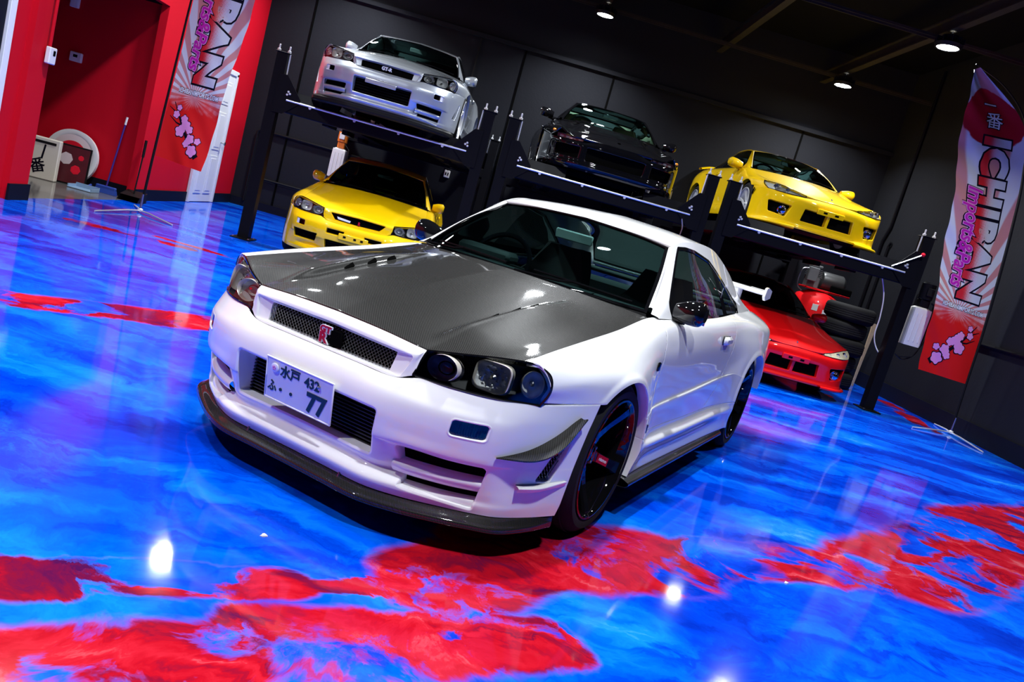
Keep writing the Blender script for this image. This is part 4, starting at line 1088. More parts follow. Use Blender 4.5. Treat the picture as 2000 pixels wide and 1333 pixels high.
# release handle with the red knob and the pump unit on the right lift
B().tube([(h3 - .36, 6.12, 1.80), (h3 - .05, 6.10, 2.02)], .010, 8).build('release_lever', M['steel'], l3)
B().lathe([(-.026, .001), (-.02, .018), (0, .026), (.02, .018), (.026, .001)], 16, 'z', c=(h3 - .04, 6.10, 2.03)).build('lever_knob', M['inkred'], l3)
def pump_unit(loc, owner, orange=False):
    u = sub('pump_unit', owner); u.location = Vector(loc) - owner.location
    V, F = loft([[(x * s, y * s2, z) for x, y in ((-.11,-.085),(.11,-.085),(.11,.085),(-.11,.085),(-.11,-.085))] for z, s, s2 in ((-.48,.94,.94),(-.46,1,1),(-.06,1,1),(-.02,.86,.86),(-.0,.6,.6))], 24, 30, sv=(1,2,3))
    V2 = list(V) + [(0, 0, -.48), (0, 0, 0)]; link('oil_tank', V, F + [tuple(range(30)), tuple(range(23 * 30, 24 * 30))], M['jug'], u)
    for x in (-.06, 0, .06): B().tube([(x, -.088, -.44), (x, -.088, -.08)], .006, 6).build('tank_rib', M['jug'], u)
    B().box((0, 0, .05), (.12, .12, .10), None, .01).build('pump_block', M['orange'] if orange else M['lift'], u, False)
    B().lathe([(.10, .075), (.11, .085), (.30, .085), (.32, .06), (.32, .001)], 24, 'z').build('motor', M['orange'] if orange else M['lift'], u)
    B().box((.0, -.09, .20), (.09, .03, .10), None, .006).build('switch_box', M['jug'] if orange else M['black'], u, False)
    B().box((.0, .11, .0), (.06, .08, .30)).build('wall_bracket', M['lift'], u, False)
    B().tube([(.07, -.06, .08), (.16, -.10, .0), (.17, -.10, -.3), (.05, -.09, -.62), (-.10, -.09, -.66)], .009, 8).build('power_cable', M['black'], u)
    return u
u1 = pump_unit((5.44, 6.24, 1.42), l3)
u2 = pump_unit((-2.86, 10.20, 1.42), l1, True)
def cable(pts, r, mat, owner):
    o = B().tube(curve(pts, 50) - np.array(owner.location), r, 8).build('hanging_cable', mat, owner); return o
cable([(4.85, 6.32, 1.70), (4.97, 6.32, 1.44), (5.018, 6.32, 1.17), (5.03, 6.32, .93), (5.11, 6.31, .77), (5.25, 6.28, .66)], .008, M['jug'], l3)
cable([(5.28, 6.16, .78), (5.40, 6.16, .74), (5.55, 6.2, .86), (5.60, 6.24, 1.15), (5.58, 6.24, 1.5)], .009, M['black'], l3)
cable([(2.19, 6.13, 1.66), (2.226, 6.13, 1.56), (2.222, 6.13, 1.45), (2.20, 6.13, 1.2), (2.19, 6.13, .9)], .009, M['steel'], l2)
M['wiremesh'] = pmat('grey_wire', (.16, .16, .17), rough=.35, metal=.9)
M['rvm'] = pmat('pale_mirror_back', (.55, .60, .60), rough=.5)
M['fin'] = pmat('dull_black_fin', (.035, .037, .04), rough=.5, metal=.3)
def hood_bump(x, y):
    ax = np.abs(x)
    xr = .365 + .05 * np.clip((y + .7) / 1.0, 0, 1)
    st = 1 / (1 + np.exp(-(ax - xr) / .006))
    fade = np.clip((y + .74) / .22, 0, 1) * np.clip((.34 - y) / .45, 0, 1); fade = fade * fade * (3 - 2 * fade)
    off = np.clip(1 - (ax - xr) / .26, 0, 1); off = off * off * (3 - 2 * off)
    z = .026 * st * off * fade - .006 * (1 - st) * fade
    cr = np.exp(-((ax - (.05 + .0 * y)) / .02)**2) * 0
    return z + cr
def hero_extras(root):
    W = M['white']; CF = M['carbon']
    r34_front(root, W, True); r34_lamps(root, True); splitter(root, M['carbon_dark'])
    b = B()
    for x in (-.23, .23): b.lathe([(.118, .012), (.128, .012), (.131, .008), (.131, .0005)], 8, 'z', c=(x, -.888, 0)).tube([(x, -.886, .125), (x, -.872, .165)], .005, 6)
    b.build('splitter_bolts', M['steel'], root)
    # hood vents: three dark slots in the inner wall of each ridge
    HV = HOODV
    def hz(x, y): return HV[np.argmin((HV[:, 0] - x)**2 + (HV[:, 1] - y)**2), 2]
    for sg in (-1, 1):
        for y in (-.37, -.21, -.06):
            xr = lambda yy: .365 + .05 * (yy + .7)
            A = (sg * (xr(y) - .012), y, hz(xr(y) - .012, y) + .001); Bq = (sg * (xr(y + .065) - .010), y + .065, hz(xr(y + .065) - .010, y + .065) + .002)
            Cq = (sg * (xr(y + .06) + .003), y + .06, hz(xr(y + .06) + .012, y + .06) - .002); Dq = (sg * (xr(y) - .004), y + .004, hz(xr(y) - .004, y) + .003)
            V = [A, Bq, Cq, Dq]; V = [(a - sg * .003, b_, c + .0015) for a, b_, c in V] + [(a + sg * .01, b_, c - .02) for a, b_, c in V]
            link('hood_vent', V, [(0, 1, 2, 3), (7, 6, 5, 4), (0, 1, 5, 4), (1, 2, 6, 5), (2, 3, 7, 6), (3, 0, 4, 7)], M['void'], root, False)
    # plate
    pr = sub('number_plate', root); pr.location = (-.007, -.913, .394); pr.rotation_euler = (-.187, 0, 0)
    pr.rotation_euler = (.187, 0, 0)
    b = B(); b.box((0, 0, 0), (.330, .004, .165), bev=.0018); b.build('plate_panel', M['plate'], pr)
    b = B(); h = .0045
    for (cx, cz, w_, hh) in ((0, .0805, .330, .006), (0, -.0805, .330, .006), (.162, 0, .006, .165), (-.162, 0, .006, .165)): b.box((cx, -.002, cz), (w_, .006, hh), bev=.002)
    b.build('plate_rim', M['platewhite'], pr)
    B().lathe([(0, .018), (-.006, .018), (-.008, .014), (-.008, .0005)], 24, 'y', c=(-.118, -.002, .047)).build('seal_cap', M['platewhite'], pr)
    b = B()
    for k in range(5):
        a = 2 * PI * k / 5 + .3; b.lathe([(-.0106, .004), (-.0112, .003), (-.0112, .0003)], 8, 'y', c=(-.118 + .006 * math.cos(a), 0, .047 + .006 * math.sin(a)))
    b.build('seal_blossom', M['pink'], pr)
    def plt(body, x, z, size, sx=1.0, bold=.0):
        V, F = textmesh(body, size, extrude=.0012, bold=bold)
        if len(V):
            c = (V.min(0) + V.max(0)) / 2; V = V - c
            link('plate_lettering', np.c_[V[:, 0] * sx + x, -.0032 - V[:, 2], V[:, 1] + z], F, M['ink'], pr, False)
    plt('水', -.068, .045, .050, 1, .0010); plt('戸', -.020, .045, .050, 1, .0010)
    plt('432', .062, .044, .052, .92, .0012); plt('ふ', -.128, -.026, .050, .9, .0010)
    plt('77', .092, -.029, .102, .92, .0036)
    for x in (-.085, -.033): B().lathe([(-.002, .0065), (-.0048, .0065), (-.0048, .0003)], 14, 'y', c=(x, 0, -.03)).build('plate_dot', M['ink'], pr)
    B().lathe([(-.002, .005), (-.009, .005), (-.011, .003), (-.011, .0003)], 6, 'y', c=(.098, 0, .046)).build('plate_bolt', M['steel'], pr)
    B().box((.0, .02, -.0), (.12, .03, .1), None, .004).build('plate_bracket', M['black'], pr)
    # badge
    bd = sub('grille_badge', root); bd.location = (-.012, -.838, .603); bd.rotation_euler = (.12, 0, 0)
    for (body, x, z, size, bold) in (('GT', .004, .021, .034, .0016), ('R', 0, -.012, .052, .0022)):
        V, F = textmesh(body, size, extrude=.003, bold=bold + .0022); c = (V.min(0) + V.max(0)) / 2; V -= c
        link('badge_edge', np.c_[V[:, 0] * 1.15 + x, V[:, 2], V[:, 1] + z], F, M['platewhite'], bd, False)
        V, F = textmesh(body, size, extrude=.0015, bold=bold); V -= c
        link('badge_letter', np.c_[V[:, 0] * 1.15 + x, V[:, 2] - .0030, V[:, 1] + z], F, M['badge_red'] if body == 'R' else M['badge_red'], bd, False)
    B().box((.05, .010, -.002), (.055, .014, .062), None, .004).box((.018, .008, -.043), (.07, .016, .014), None, .004).build('sensor_box', M['void'], bd)
    # canards
    for sg in (1, -1):
        inn = [(.728,-.688,.394),(.778,-.594,.418),(.822,-.495,.470),(.866,-.368,.552)]
        outr = [(.728,-.702,.392),(.835,-.598,.405),(.880,-.490,.455),(.890,-.364,.556)]
        V, F = loft([inn, [tuple((np.array(a) + b) / 2 + [0, 0, -.004]) for a, b in zip(inn, outr)], outr], 10, 40)
        V, F = lip(V, orient(V, F, np.array([.8, -.5, 0])), [(.001, .001, 0), (.001, .006, 0)])
        if sg < 0: V, F = flipx(V, F)
        link('canard', V, F, CF, root)
        # fin under the corner vent
        V, F = loft([[(.775,-.585,.286),(.815,-.50,.292),(.872,-.365,.300)], [(.80,-.60,.282),(.845,-.505,.284),(.882,-.362,.298)], [(.79,-.59,.262),(.83,-.50,.262),(.874,-.362,.278)]], 12, 20)
        if sg < 0: V, F = flipx(V, F)
        link('corner_fin', V, F, W, root)
        # side skirt blade
        V, F = loft([[(.865,.30,.205),(.87,1.2,.205),(.875,2.2,.205)], [(.905,.285,.20),(.905,1.2,.20),(.905,2.19,.20)], [(.935,.29,.185),(.93,1.2,.182),(.925,2.18,.182)], [(.925,.29,.165),(.92,1.2,.162),(.915,2.18,.162)], [(.85,.30,.15),(.85,1.2,.15),(.85,2.2,.15)]], 24, 30, su=(1,))
        if sg < 0: V, F = flipx(V, F)
        link('side_skirt_blade', V, F, CF, root)
        # side marker, fender emblem
        B().box((sg * .872, .425, .716), (.012, .026, .044), rotz(-sg * .08), .005).build('side_marker', M['gblack'], root)
        B().box((sg * .905, .405, .425), (.006, .03, .042), rotz(-sg * .15), .002).build('fender_emblem', M['gblack'], root)
    # rear wing
    r = sub('rear_wing', root)
    sec = [(-.10, -.012), (-.085, .006), (-.02, .016), (.06, .010), (.12, .004), (.12, -.006), (.03, -.010), (-.06, -.022)]
    xs = [-.70, -.62, -.3, 0, .3, .62, .70]; zz = [.0, .0, .004, .005, .004, 0, 0]
    L = [[(x, 3.46 + a, 1.125 + d + c) for a, c in sec + sec[:1]] for x, d in zip(xs, zz)]
    V, F = loft(L, 30, 40); link('wing_blade', V, F, W, r)
    for sg in (1, -1):
        B().prism([(3.34, 1.095), (3.36, 1.16), (3.42, 1.172), (3.59, 1.150), (3.59, 1.09), (3.40, 1.065)], sg * .695, sg * .715, 'x').build('wing_end_plate', W, r, ang=30)
        V, F = loft([[(sg * .47 + dx, 3.45 + dy, z) for dx, dy in ((-.03, -.07), (.03, -.07), (.03, .07), (-.03, .07), (-.03, -.07))] for z in (.95, 1.03, 1.12)], 12, 20); link('wing_stand', V, F, W, r)
    B().box((0, 3.50, 1.145), (1.38, .13, .004)).build('wing_top', CF, r)
    # roll of things inside: gear lever boot and instrument hood
    B().box((-.36, .80, .96), (.34, .14, .06), None, .02).build('instrument_hood', M['dash'], root)

hero = empty('sports_coupe', 'white two-door sports coupe with bare carbon hood and black five-spoke wheels, in front', 'car', (0, 0, 0), math.radians(-28.9))
if not globals().get('NOHERO'):
    build_car(r34_spec(hi=True, paint='white', hood_mat='carbon', hood_bump=hood_bump, mirror_mat='gblack', sticker=5, wrot=math.radians(-37.6), rvmat='rvm', extras=[hero_extras]), hero)
# ---------------------------------------------------------------- the cars on and under the lifts
def silver_extras(root):
    r34_front(root, M['silver'], False); r34_lamps(root, False); splitter(root, M['black'], .078, .045)
    B().box((-.02, -.918, .425), (.36, .02, .05), None, .006).build('plate_mount', M['silver'], root)
    V, F = textmesh('GT-R', .052, extrude=.003, bold=.0025); c = (V.min(0) + V.max(0)) / 2; V -= c
    link('grille_badge', np.c_[V[:, 0], V[:, 2] - .856, V[:, 1] + .608], F, M['platewhite'], root, False)
def yellow_extras(root):
    r34_front(root, M['yellow'], False, True); r34_lamps(root, False)
    B().prism([(-.24,.625),(-.08,.612),(-.085,.592),(-.225,.600)], -.854, -.846, 'y').build('grille_badge', M['platewhite'], root, False)
    V, F = textmesh('R', .05, extrude=.003, bold=.003); c = (V.min(0) + V.max(0)) / 2; V -= c
    link('grille_emblem', np.c_[V[:, 0] * .8 + .02, V[:, 2] - .848, V[:, 1] + .605], F, M['badge_red'], root, False)
    B().box((0, -.918, .425), (.34, .02, .07), None, .006).build('plate_mount', M['yellow'], root)
    b = B()
    for x in (-.10, .02, .10): b.box((x, -.930, .43), (.03, .006, .02))
    b.build('mount_slots', M['void'], root, False)
    for sg in (1, -1):
        V = [(sg * x, y + .06, z) for x, y, z in ((.40,-.85,.395),(.58,-.80,.392),(.73,-.70,.390),(.69,-.70,.28),(.58,-.79,.28),(.42,-.85,.28))]; link('duct_backing', V, [(0, 1, 4, 5), (1, 2, 3, 4)], M['void'], root, False)
        V = [(sg * x, -.845, z) for x, z in ((.11,.485),(.32,.485),(.32,.42),(.11,.42))]; link('slot_backing', V, [(0, 1, 2, 3)], M['void'], root, False)
    V, F = fillpoly([(-.33,.36),(.33,.36),(.30,.22),(-.30,.22)], lambda x, z: -.80, '', None, root); link('intake_backing', V, F, M['void'], root, False)
OPF = [(.003, .0012, 0), (.007, .006, 0), (.010, .010, .06)]
def gtt_spec(**k):
    P = [(.405,.393),(.725,.388),(.69,.282),(.43,.286)]
    S = r34_spec(paint='yellow', hi=False, wheel='wheelsilver', openings=[
        dict(poly=[(.105,.488),(.325,.488),(.325,.418),(.125,.418)], r=.008, steps=OPF),
        dict(poly=[(-.33,.36),(.33,.36),(.30,.215),(-.30,.215)], r=.02, steps=OPF),
        dict(poly=P, r=.012, steps=OPF, guard=lambda V: V[:, 1] < -.5),
        dict(poly=[(.582,.500),(.700,.503),(.697,.432),(.578,.430)], r=.014, steps=OPF, guard=lambda V: V[:, 1] < -.5)], **k)
    return S
def s15_spec(paint='yellow', **k):
    def rw(z, pts): return [(p[0], p[1], p[2] if len(p) > 2 else z) for p in pts]
    bump = [
     rw(.150, [(0,-.885),(.2,-.882),(.39,-.872),(.53,-.845),(.66,-.775),(.755,-.67),(.815,-.53),(.848,-.37)]),
     rw(.172, [(0,-.888),(.2,-.886),(.39,-.878),(.53,-.852),(.665,-.78),(.76,-.672),(.818,-.53),(.85,-.37)]),
     rw(.20, [(0,-.868),(.2,-.866),(.39,-.858),(.53,-.835),(.655,-.768),(.75,-.662),(.812,-.525),(.848,-.365)]),
     rw(.26, [(0,-.868),(.2,-.866),(.39,-.858),(.53,-.83),(.655,-.762),(.75,-.655),(.812,-.52),(.846,-.36)]),
     rw(.36, [(0,-.880),(.2,-.877),(.385,-.865),(.52,-.83),(.65,-.760),(.75,-.652),(.812,-.517),(.845,-.35)]),
     rw(.44, [(0,-.898),(.2,-.893),(.38,-.873),(.52,-.832),(.65,-.760),(.752,-.652),(.814,-.513),(.845,-.34)]),
     rw(.50, [(0,-.892),(.2,-.887),(.37,-.868),(.51,-.825),(.645,-.755),(.755,-.648),(.815,-.508),(.845,-.325)]),
     [(0,-.868,.548),(.2,-.862,.543),(.345,-.850,.535),(.50,-.805,.532),(.645,-.742,.536),(.765,-.632,.548),(.816,-.50,.560),(.845,-.30,.575)]]
    rows = [
     [(-.655,.62,.634),(-.4,.645,.672),(-.1,.66,.725),(.25,.67,.80),(.56,.675,.880),(.8,.71,.895),(1.3,.715,.905),(1.9,.71,.92),(2.5,.68,.94),(3.0,.63,.945),(3.45,.57,.90)],
     [(-.56,.715,.645),(-.35,.745,.672),(-.1,.755,.715),(.25,.76,.775),(.56,.755,.84),(.8,.765,.86),(1.3,.77,.865),(1.9,.765,.875),(2.5,.775,.89),(3.0,.73,.89),(3.45,.65,.86)],
     [(-.46,.795,.645),(-.25,.83,.66),(0,.845,.685),(.25,.835,.70),(.56,.81,.74),(1.3,.815,.76),(1.9,.81,.77),(2.3,.825,.78),(2.55,.84,.78),(2.9,.82,.77),(3.45,.70,.76)],
     [(-.62,.775,.548),(-.42,.83,.57),(-.25,.85,.58),(.1,.862,.60),(.4,.845,.58),(.6,.825,.58),(1.3,.832,.60),(1.9,.83,.61),(2.3,.845,.62),(2.55,.855,.62),(2.9,.84,.61),(3.45,.71,.6)],
     [(-.6,.785,.45),(-.2,.85,.45),(.1,.86,.45),(.4,.85,.45),(.6,.835,.45),(1.3,.84,.46),(1.9,.84,.47),(2.3,.85,.47),(2.55,.86,.47),(2.9,.84,.46),(3.45,.70,.45)],
     [(-.6,.785,.34),(0,.85,.34),(.4,.845,.34),(.6,.835,.34),(1.3,.838,.345),(1.9,.838,.35),(2.3,.85,.35),(2.9,.83,.34),(3.45,.68,.34)],
     [(-.6,.785,.26),(0,.85,.26),(.4,.855,.26),(.6,.855,.26),(1.3,.86,.26),(1.9,.86,.26),(2.3,.86,.26),(2.9,.82,.26),(3.45,.66,.26)],
     [(-.6,.785,.17),(0,.84,.17),(.4,.85,.17),(.6,.85,.17),(1.3,.85,.17),(1.9,.85,.17),(2.3,.85,.17),(2.9,.80,.2),(3.45,.64,.22)]]
    side = np.stack([row(r) for r in rows], axis=1)
    S = dict(paint=paint, wb=2.525, arch=.345, arch2=.345, az=.315, R=.315, rim=.235, tw=.235, wx=.835, wheel='wheelsilver', spokes=7, wstyle='mesh',
        bumper=bump, side=side, bend=-.35,
        openings=[
          dict(poly=[(.012,.405),(.325,.412),(.345,.245),(.012,.245)], r=.015, steps=OPF),
          dict(poly=[(.47,.405),(.745,.425),(.72,.275),(.52,.245)], r=.022, steps=OPF, guard=lambda V: V[:, 1] < -.45)],
        hood_front=[(0,-.862,.560),(.2,-.855,.556),(.34,-.838,.566),(.48,-.770,.595),(.62,-.658,.630)], hsf=(2,),
        hood_rear=[(0,.36,.885),(.2,.37,.885),(.4,.42,.882),(.6,.52,.878),(.672,.56,.876)],
        hood_mid=[(0,-.862,.560),(0,-.70,.635),(0,-.3,.745),(0,.0,.815),(0,.36,.885)],
        hood_side=[(.62,-.658,.630),(.645,-.4,.672),(.66,-.1,.725),(.67,.25,.80),(.672,.56,.876)],
        seam_front=lambda z: np.interp(z, [.2,.5,.88], [.48,.48,.60]), seam_rear=lambda z: np.interp(z, [.2,.4,.6,.9], [1.68,1.75,1.86,1.95]),
        sill=.30, sill_f=lambda V: np.where(V[:, 1] > 0, .302 - V[:, 2], -1.0), bseam=lambda y: .556 + .055 * (y + .6), handle=(.80,1.62,.79),
        gh_top=[(.672,.62,.882),(.60,.90,1.04),(.52,1.235,1.205),(.505,1.5,1.245),(.50,1.9,1.245),(.49,2.2,1.205),(.51,2.55,1.09),(.55,2.8,1.0),(.585,3.0,.945)],
        gh_belt=[(.70,.66,.885),(.71,.85,.893),(.713,1.1,.90),(.714,1.4,.906),(.71,1.8,.916),(.695,2.1,.926),(.675,2.4,.936),(.65,2.7,.942),(.62,3.0,.944)],
        window=[(.82,.910),(1.27,1.195),(1.5,1.215),(1.85,1.212),(2.12,1.165),(2.4,1.05),(2.55,.955),(2.0,.932),(1.4,.918)], bpillar=(1.98,-.35,.05),
        ws_top=[(0,1.24,1.250),(.25,1.24,1.240),(.4,1.238,1.222),(.52,1.235,1.200)], ws_base=[(0,.40,.882),(.25,.42,.882),(.5,.50,.880),(.668,.62,.876)],
        roof_idx=(2, 5), roof_mid=[(0,1.24,1.250),(0,1.45,1.278),(0,1.8,1.285),(0,2.0,1.270),(0,2.22,1.222)],
        rw_top=[(0,2.22,1.222),(.25,2.22,1.220),(.49,2.2,1.205)], rw_base=[(0,2.95,.96),(.3,2.93,.965),(.55,2.8,1.0)], rw_side=[(.49,2.2,1.205),(.505,2.55,1.085),(.55,2.8,1.0)],
        tail=[(0,3.54,.91),(.3,3.52,.905),(.57,3.45,.90)], deck_side=[(.55,2.8,1.0),(.585,3.0,.945),(.57,3.45,.90)],
        floor_z=.24, cabin_hw=.62, rvm=(0,1.08,1.13), wipers=[(-.55,-.05),(.02,.52)], mirror=(.775,.78,.905), mirror_size=(.20,.135,.12), fills=[], extras=[], frit=.014)
    S.update(k); return S
def s15_extras(col, haze=False):
    def ex(root):
        bot = [(.347,-.848,.538),(.50,-.806,.536),(.645,-.744,.540),(.765,-.632,.552)]
        top = [(.342,-.836,.562),(.48,-.768,.592),(.64,-.645,.632),(.790,-.470,.648)]
        for sg in (1, -1):
            headlamp(root, bot, top, sg, False, .022, mat='lens' if not haze else 'hazy', house='reflector' if not haze else 'jug', outer=[(.765,-.632,.552),(.80,-.54,.60),(.790,-.470,.648)], rings=[
                ((.43,-.800,.553), .017, 'bulb', (.1,-1,.3), 1.3), ((.56,-.748,.572), .026, 'proj', (.3,-1,.3), 1.15), ((.68,-.660,.592), .032, 'proj', (.6,-1,.3), 1.1)])
            # fog lamps in their ducts
            r = sub('fog_lamp', root); r.location = (sg * .575, -.745, .325)
            B().lathe([(-.05, .058), (-.055, .052), (-.03, .045), (.0, .02), (.0, .001)], 24, 'y').build('lamp_bowl', M['chrome'], r)
            B().lathe([(-.05, .052), (-.058, .03), (-.06, .001)], 24, 'y').build('lamp_lens', M['lens'], r)
            V = [(sg * x, y, z) for x, y, z in ((.44,-.77,.43),(.62,-.72,.43),(.77,-.56,.44),(.75,-.56,.25),(.62,-.70,.24),(.48,-.77,.23))]
            link('duct_backing', V, [(0, 1, 4, 5), (1, 2, 3, 4)], M['void'], root, False)
        V, F = fillpoly([(-.35,.42),(.35,.42),(.36,.235),(-.36,.235)], lambda x, z: -.805, '', None, root); link('intake_backing', V, F, M['void'], root, False)
        B().box((0, -.905, .418), (.345, .03, .065), rotx(.12), .005).build('plate_mount', M[col], root)
        b = B()
        for x in (-.075, .075): b.box((x, -.921, .418), (.05, .004, .022))
        b.build('mount_slots', M['void'], root, False)
        V, F = textmesh('S', .045, extrude=.002, bold=.001); c = (V.min(0) + V.max(0)) / 2; V -= c
        link('nose_emblem', np.c_[V[:, 0], -.790 - .5 * V[:, 1] * 0 + V[:, 1] * .75, .607 + V[:, 1] * .6 + V[:, 2]], F, M['black' if col != 'red' else 'chrome'], root, False)
        # low front lip splitter halves and undertray
        for sg in (1, -1):
            V, F = loft([[(sg * .40,-.885,.172),(sg * .55,-.855,.172),(sg * .68,-.78,.172),(sg * .79,-.64,.172),(sg * .845,-.45,.175)], [(sg * .40,-.915,.160),(sg * .56,-.885,.160),(sg * .70,-.805,.160),(sg * .82,-.655,.160),(sg * .872,-.45,.165)], [(sg * .40,-.90,.130),(sg * .56,-.872,.130),(sg * .69,-.795,.130),(sg * .81,-.65,.130),(sg * .862,-.45,.135)], [(sg * .42,-.80,.125),(sg * .5,-.78,.125),(sg * .6,-.7,.125),(sg * .7,-.55,.125),(sg * .75,-.40,.13)]], 14, 24)
            link('front_lip', V, F, M[col], root)
            B().box((sg * .853, -.36 + .78 * 0, .50), (.004, .03, .09), rotx(.5)).build('fender_slit', M['void'], root, False)
        B().box((0, -.55, .145), (1.1, .6, .012)).build('undertray', M['black'], root, False)
        # rear spoiler
        V, F = loft([[(x, 3.30 + a, .98 + .07 * (1 - abs(x / .66)**6) + c) for a, c in ((-.06,-.01),(0,.02),(.12,.025),(.14,.0),(.02,-.015),(-.06,-.01))] for x in np.linspace(-.66, .66, 9)], 30, 16); link('rear_spoiler', V, F, M[col], root)
    return ex
def nsx_spec(**k):
    def rw(z, pts): return [(p[0], p[1], p[2] if len(p) > 2 else z) for p in pts]
    bump = [
     rw(.13, [(0,-.93),(.22,-.93),(.42,-.91),(.57,-.86),(.70,-.76),(.79,-.63),(.845,-.49),(.875,-.36)]),
     rw(.17, [(0,-1.0),(.22,-.995),(.42,-.965),(.57,-.905),(.71,-.79),(.80,-.645),(.852,-.495),(.88,-.36)]),
     rw(.21, [(0,-1.005),(.22,-1.0),(.42,-.97),(.57,-.908),(.71,-.792),(.80,-.645),(.853,-.495),(.88,-.36)]),
     rw(.235,[(0,-.985),(.22,-.98),(.42,-.95),(.57,-.89),(.70,-.78),(.795,-.64),(.85,-.49),(.88,-.36)]),
     rw(.34, [(0,-.985),(.22,-.98),(.42,-.95),(.57,-.89),(.70,-.785),(.797,-.64),(.852,-.49),(.882,-.35)]),
     rw(.42, [(0,-.990),(.22,-.985),(.42,-.950),(.57,-.888),(.70,-.785),(.80,-.635),(.853,-.485),(.882,-.34)]),
     [(0,-.975,.49),(.22,-.97,.488),(.42,-.932,.455),(.57,-.870,.452),(.70,-.775,.452),(.80,-.625,.47),(.853,-.48,.50),(.882,-.32,.53)]]
    rows = [
     [(-.745,.70,.585),(-.4,.725,.64),(-.1,.735,.675),(.2,.735,.74),(.45,.73,.79),(.8,.74,.81),(1.3,.74,.82),(1.9,.735,.84),(2.4,.70,.86),(3.0,.66,.87),(3.40,.62,.86)],
     [(-.735,.735,.56),(-.4,.80,.61),(-.1,.815,.645),(.2,.815,.69),(.45,.81,.735),(.8,.81,.76),(1.3,.81,.765),(1.9,.82,.78),(2.4,.84,.80),(3.0,.79,.80),(3.40,.72,.79)],
     [(-.70,.765,.51),(-.4,.855,.57),(-.1,.885,.60),(.2,.88,.62),(.45,.865,.63),(.8,.86,.64),(1.3,.86,.65),(1.9,.875,.68),(2.4,.90,.70),(3.0,.86,.69),(3.40,.77,.68)],
     [(-.62,.805,.47),(-.4,.865,.50),(-.1,.895,.53),(.2,.893,.53),(.45,.88,.53),(.8,.87,.53),(1.3,.87,.53),(1.9,.89,.55),(2.4,.905,.56),(3.0,.875,.55),(3.40,.78,.55)],
     [(-.6,.81,.40),(0,.895,.40),(.45,.88,.40),(1.3,.875,.40),(1.9,.89,.40),(2.4,.905,.40),(3.0,.87,.40),(3.40,.77,.4)],
     [(-.6,.81,.30),(0,.895,.30),(.45,.875,.30),(1.3,.87,.30),(1.9,.885,.30),(2.4,.90,.30),(3.0,.85,.30),(3.40,.74,.3)],
     [(-.6,.81,.18),(0,.89,.18),(.45,.87,.18),(1.3,.865,.18),(1.9,.88,.18),(2.4,.89,.18),(3.0,.83,.2),(3.40,.72,.22)]]
    side = np.stack([row(r) for r in rows], axis=1)
    S = dict(paint='blackpaint', wb=2.53, arch=.335, arch2=.345, az=.31, R=.31, rim=.225, tw=.225, wx=.86, wheel='wheelsilver', spokes=7, wstyle='mesh', bumper=bump, side=side, bend=-.35,
        openings=[dict(poly=[(-.37,.41),(.37,.41),(.36,.245),(-.36,.245)], r=.02, steps=OPF), dict(poly=[(.44,.40),(.74,.40),(.72,.26),(.44,.25)], r=.02, steps=OPF, guard=lambda V: V[:, 1] < -.5)],
        hood_front=[(0,-.970,.50),(.22,-.963,.498),(.435,-.928,.50),(.57,-.862,.505),(.70,-.75,.58)], hsf=(2,),
        hood_rear=[(0,.10,.80),(.25,.12,.80),(.45,.18,.795),(.62,.34,.79),(.73,.45,.788)],
        hood_mid=[(0,-.970,.50),(0,-.82,.575),(0,-.5,.655),(0,-.2,.725),(0,.10,.80)],
        hood_side=[(.70,-.75,.58),(.725,-.4,.64),(.735,-.1,.675),(.735,.2,.735),(.73,.45,.788)],
        hood_bump=lambda x, y: -.035 * np.exp(-((np.abs(x) - .50) / .07)**2) * np.clip((y + .55) / .3, 0, 1) * np.clip((.42 - y) / .3, 0, 1),
        seam_front=lambda z: np.interp(z, [.2,.5,.80], [.50,.48,.56]), seam_rear=lambda z: np.interp(z, [.2,.5,.85], [1.40,1.48,1.62]),
        sill=.26, sill_f=lambda V: np.where(V[:, 1] > 0, .262 - V[:, 2], -1.0), bseam=lambda y: .475 + .2 * (y + .6), handle=(.84,1.38,.72),
        gh_top=[(.70,.42,.80),(.60,.62,.97),(.50,.80,1.115),(.50,1.1,1.15),(.49,1.5,1.15),(.48,1.8,1.12),(.52,2.15,1.02),(.57,2.5,.93),(.61,2.8,.875)],
        gh_belt=[(.735,.46,.795),(.74,.62,.80),(.742,.8,.81),(.742,1.1,.818),(.74,1.5,.828),(.73,1.8,.838),(.71,2.15,.85),(.68,2.5,.86),(.65,2.8,.868)],
        window=[(.60,.825),(.86,1.09),(1.1,1.12),(1.5,1.12),(1.78,1.09),(1.95,.98),(2.0,.87),(1.4,.84)], bpillar=(1.55,-.2,.05),
        ws_top=[(0,.80,1.145),(.25,.80,1.138),(.4,.80,1.127),(.50,.80,1.110)], ws_base=[(0,.14,.795),(.25,.16,.795),(.5,.25,.795),(.69,.42,.795)],
        roof_idx=(2, 5), roof_mid=[(0,.80,1.145),(0,1.05,1.168),(0,1.4,1.170),(0,1.6,1.160),(0,1.82,1.13)],
        rw_top=[(0,1.82,1.13),(.25,1.82,1.128),(.48,1.8,1.12)], rw_base=[(0,2.6,.93),(.3,2.58,.93),(.57,2.5,.93)], rw_side=[(.48,1.8,1.12),(.52,2.15,1.02),(.57,2.5,.93)],
        tail=[(0,3.48,.875),(.3,3.46,.875),(.62,3.40,.86)], deck_side=[(.57,2.5,.93),(.61,2.8,.875),(.62,3.40,.86)],
        floor_z=.2, cabin_hw=.64, rvm=(0,.72,1.045), wipers=[(-.5,.0)], mirror=(.80,.55,.845), mirror_size=(.185,.12,.11), fills=[], extras=[nsx_extras], seats=True, seatmat='tan')
    S.update(k); return S
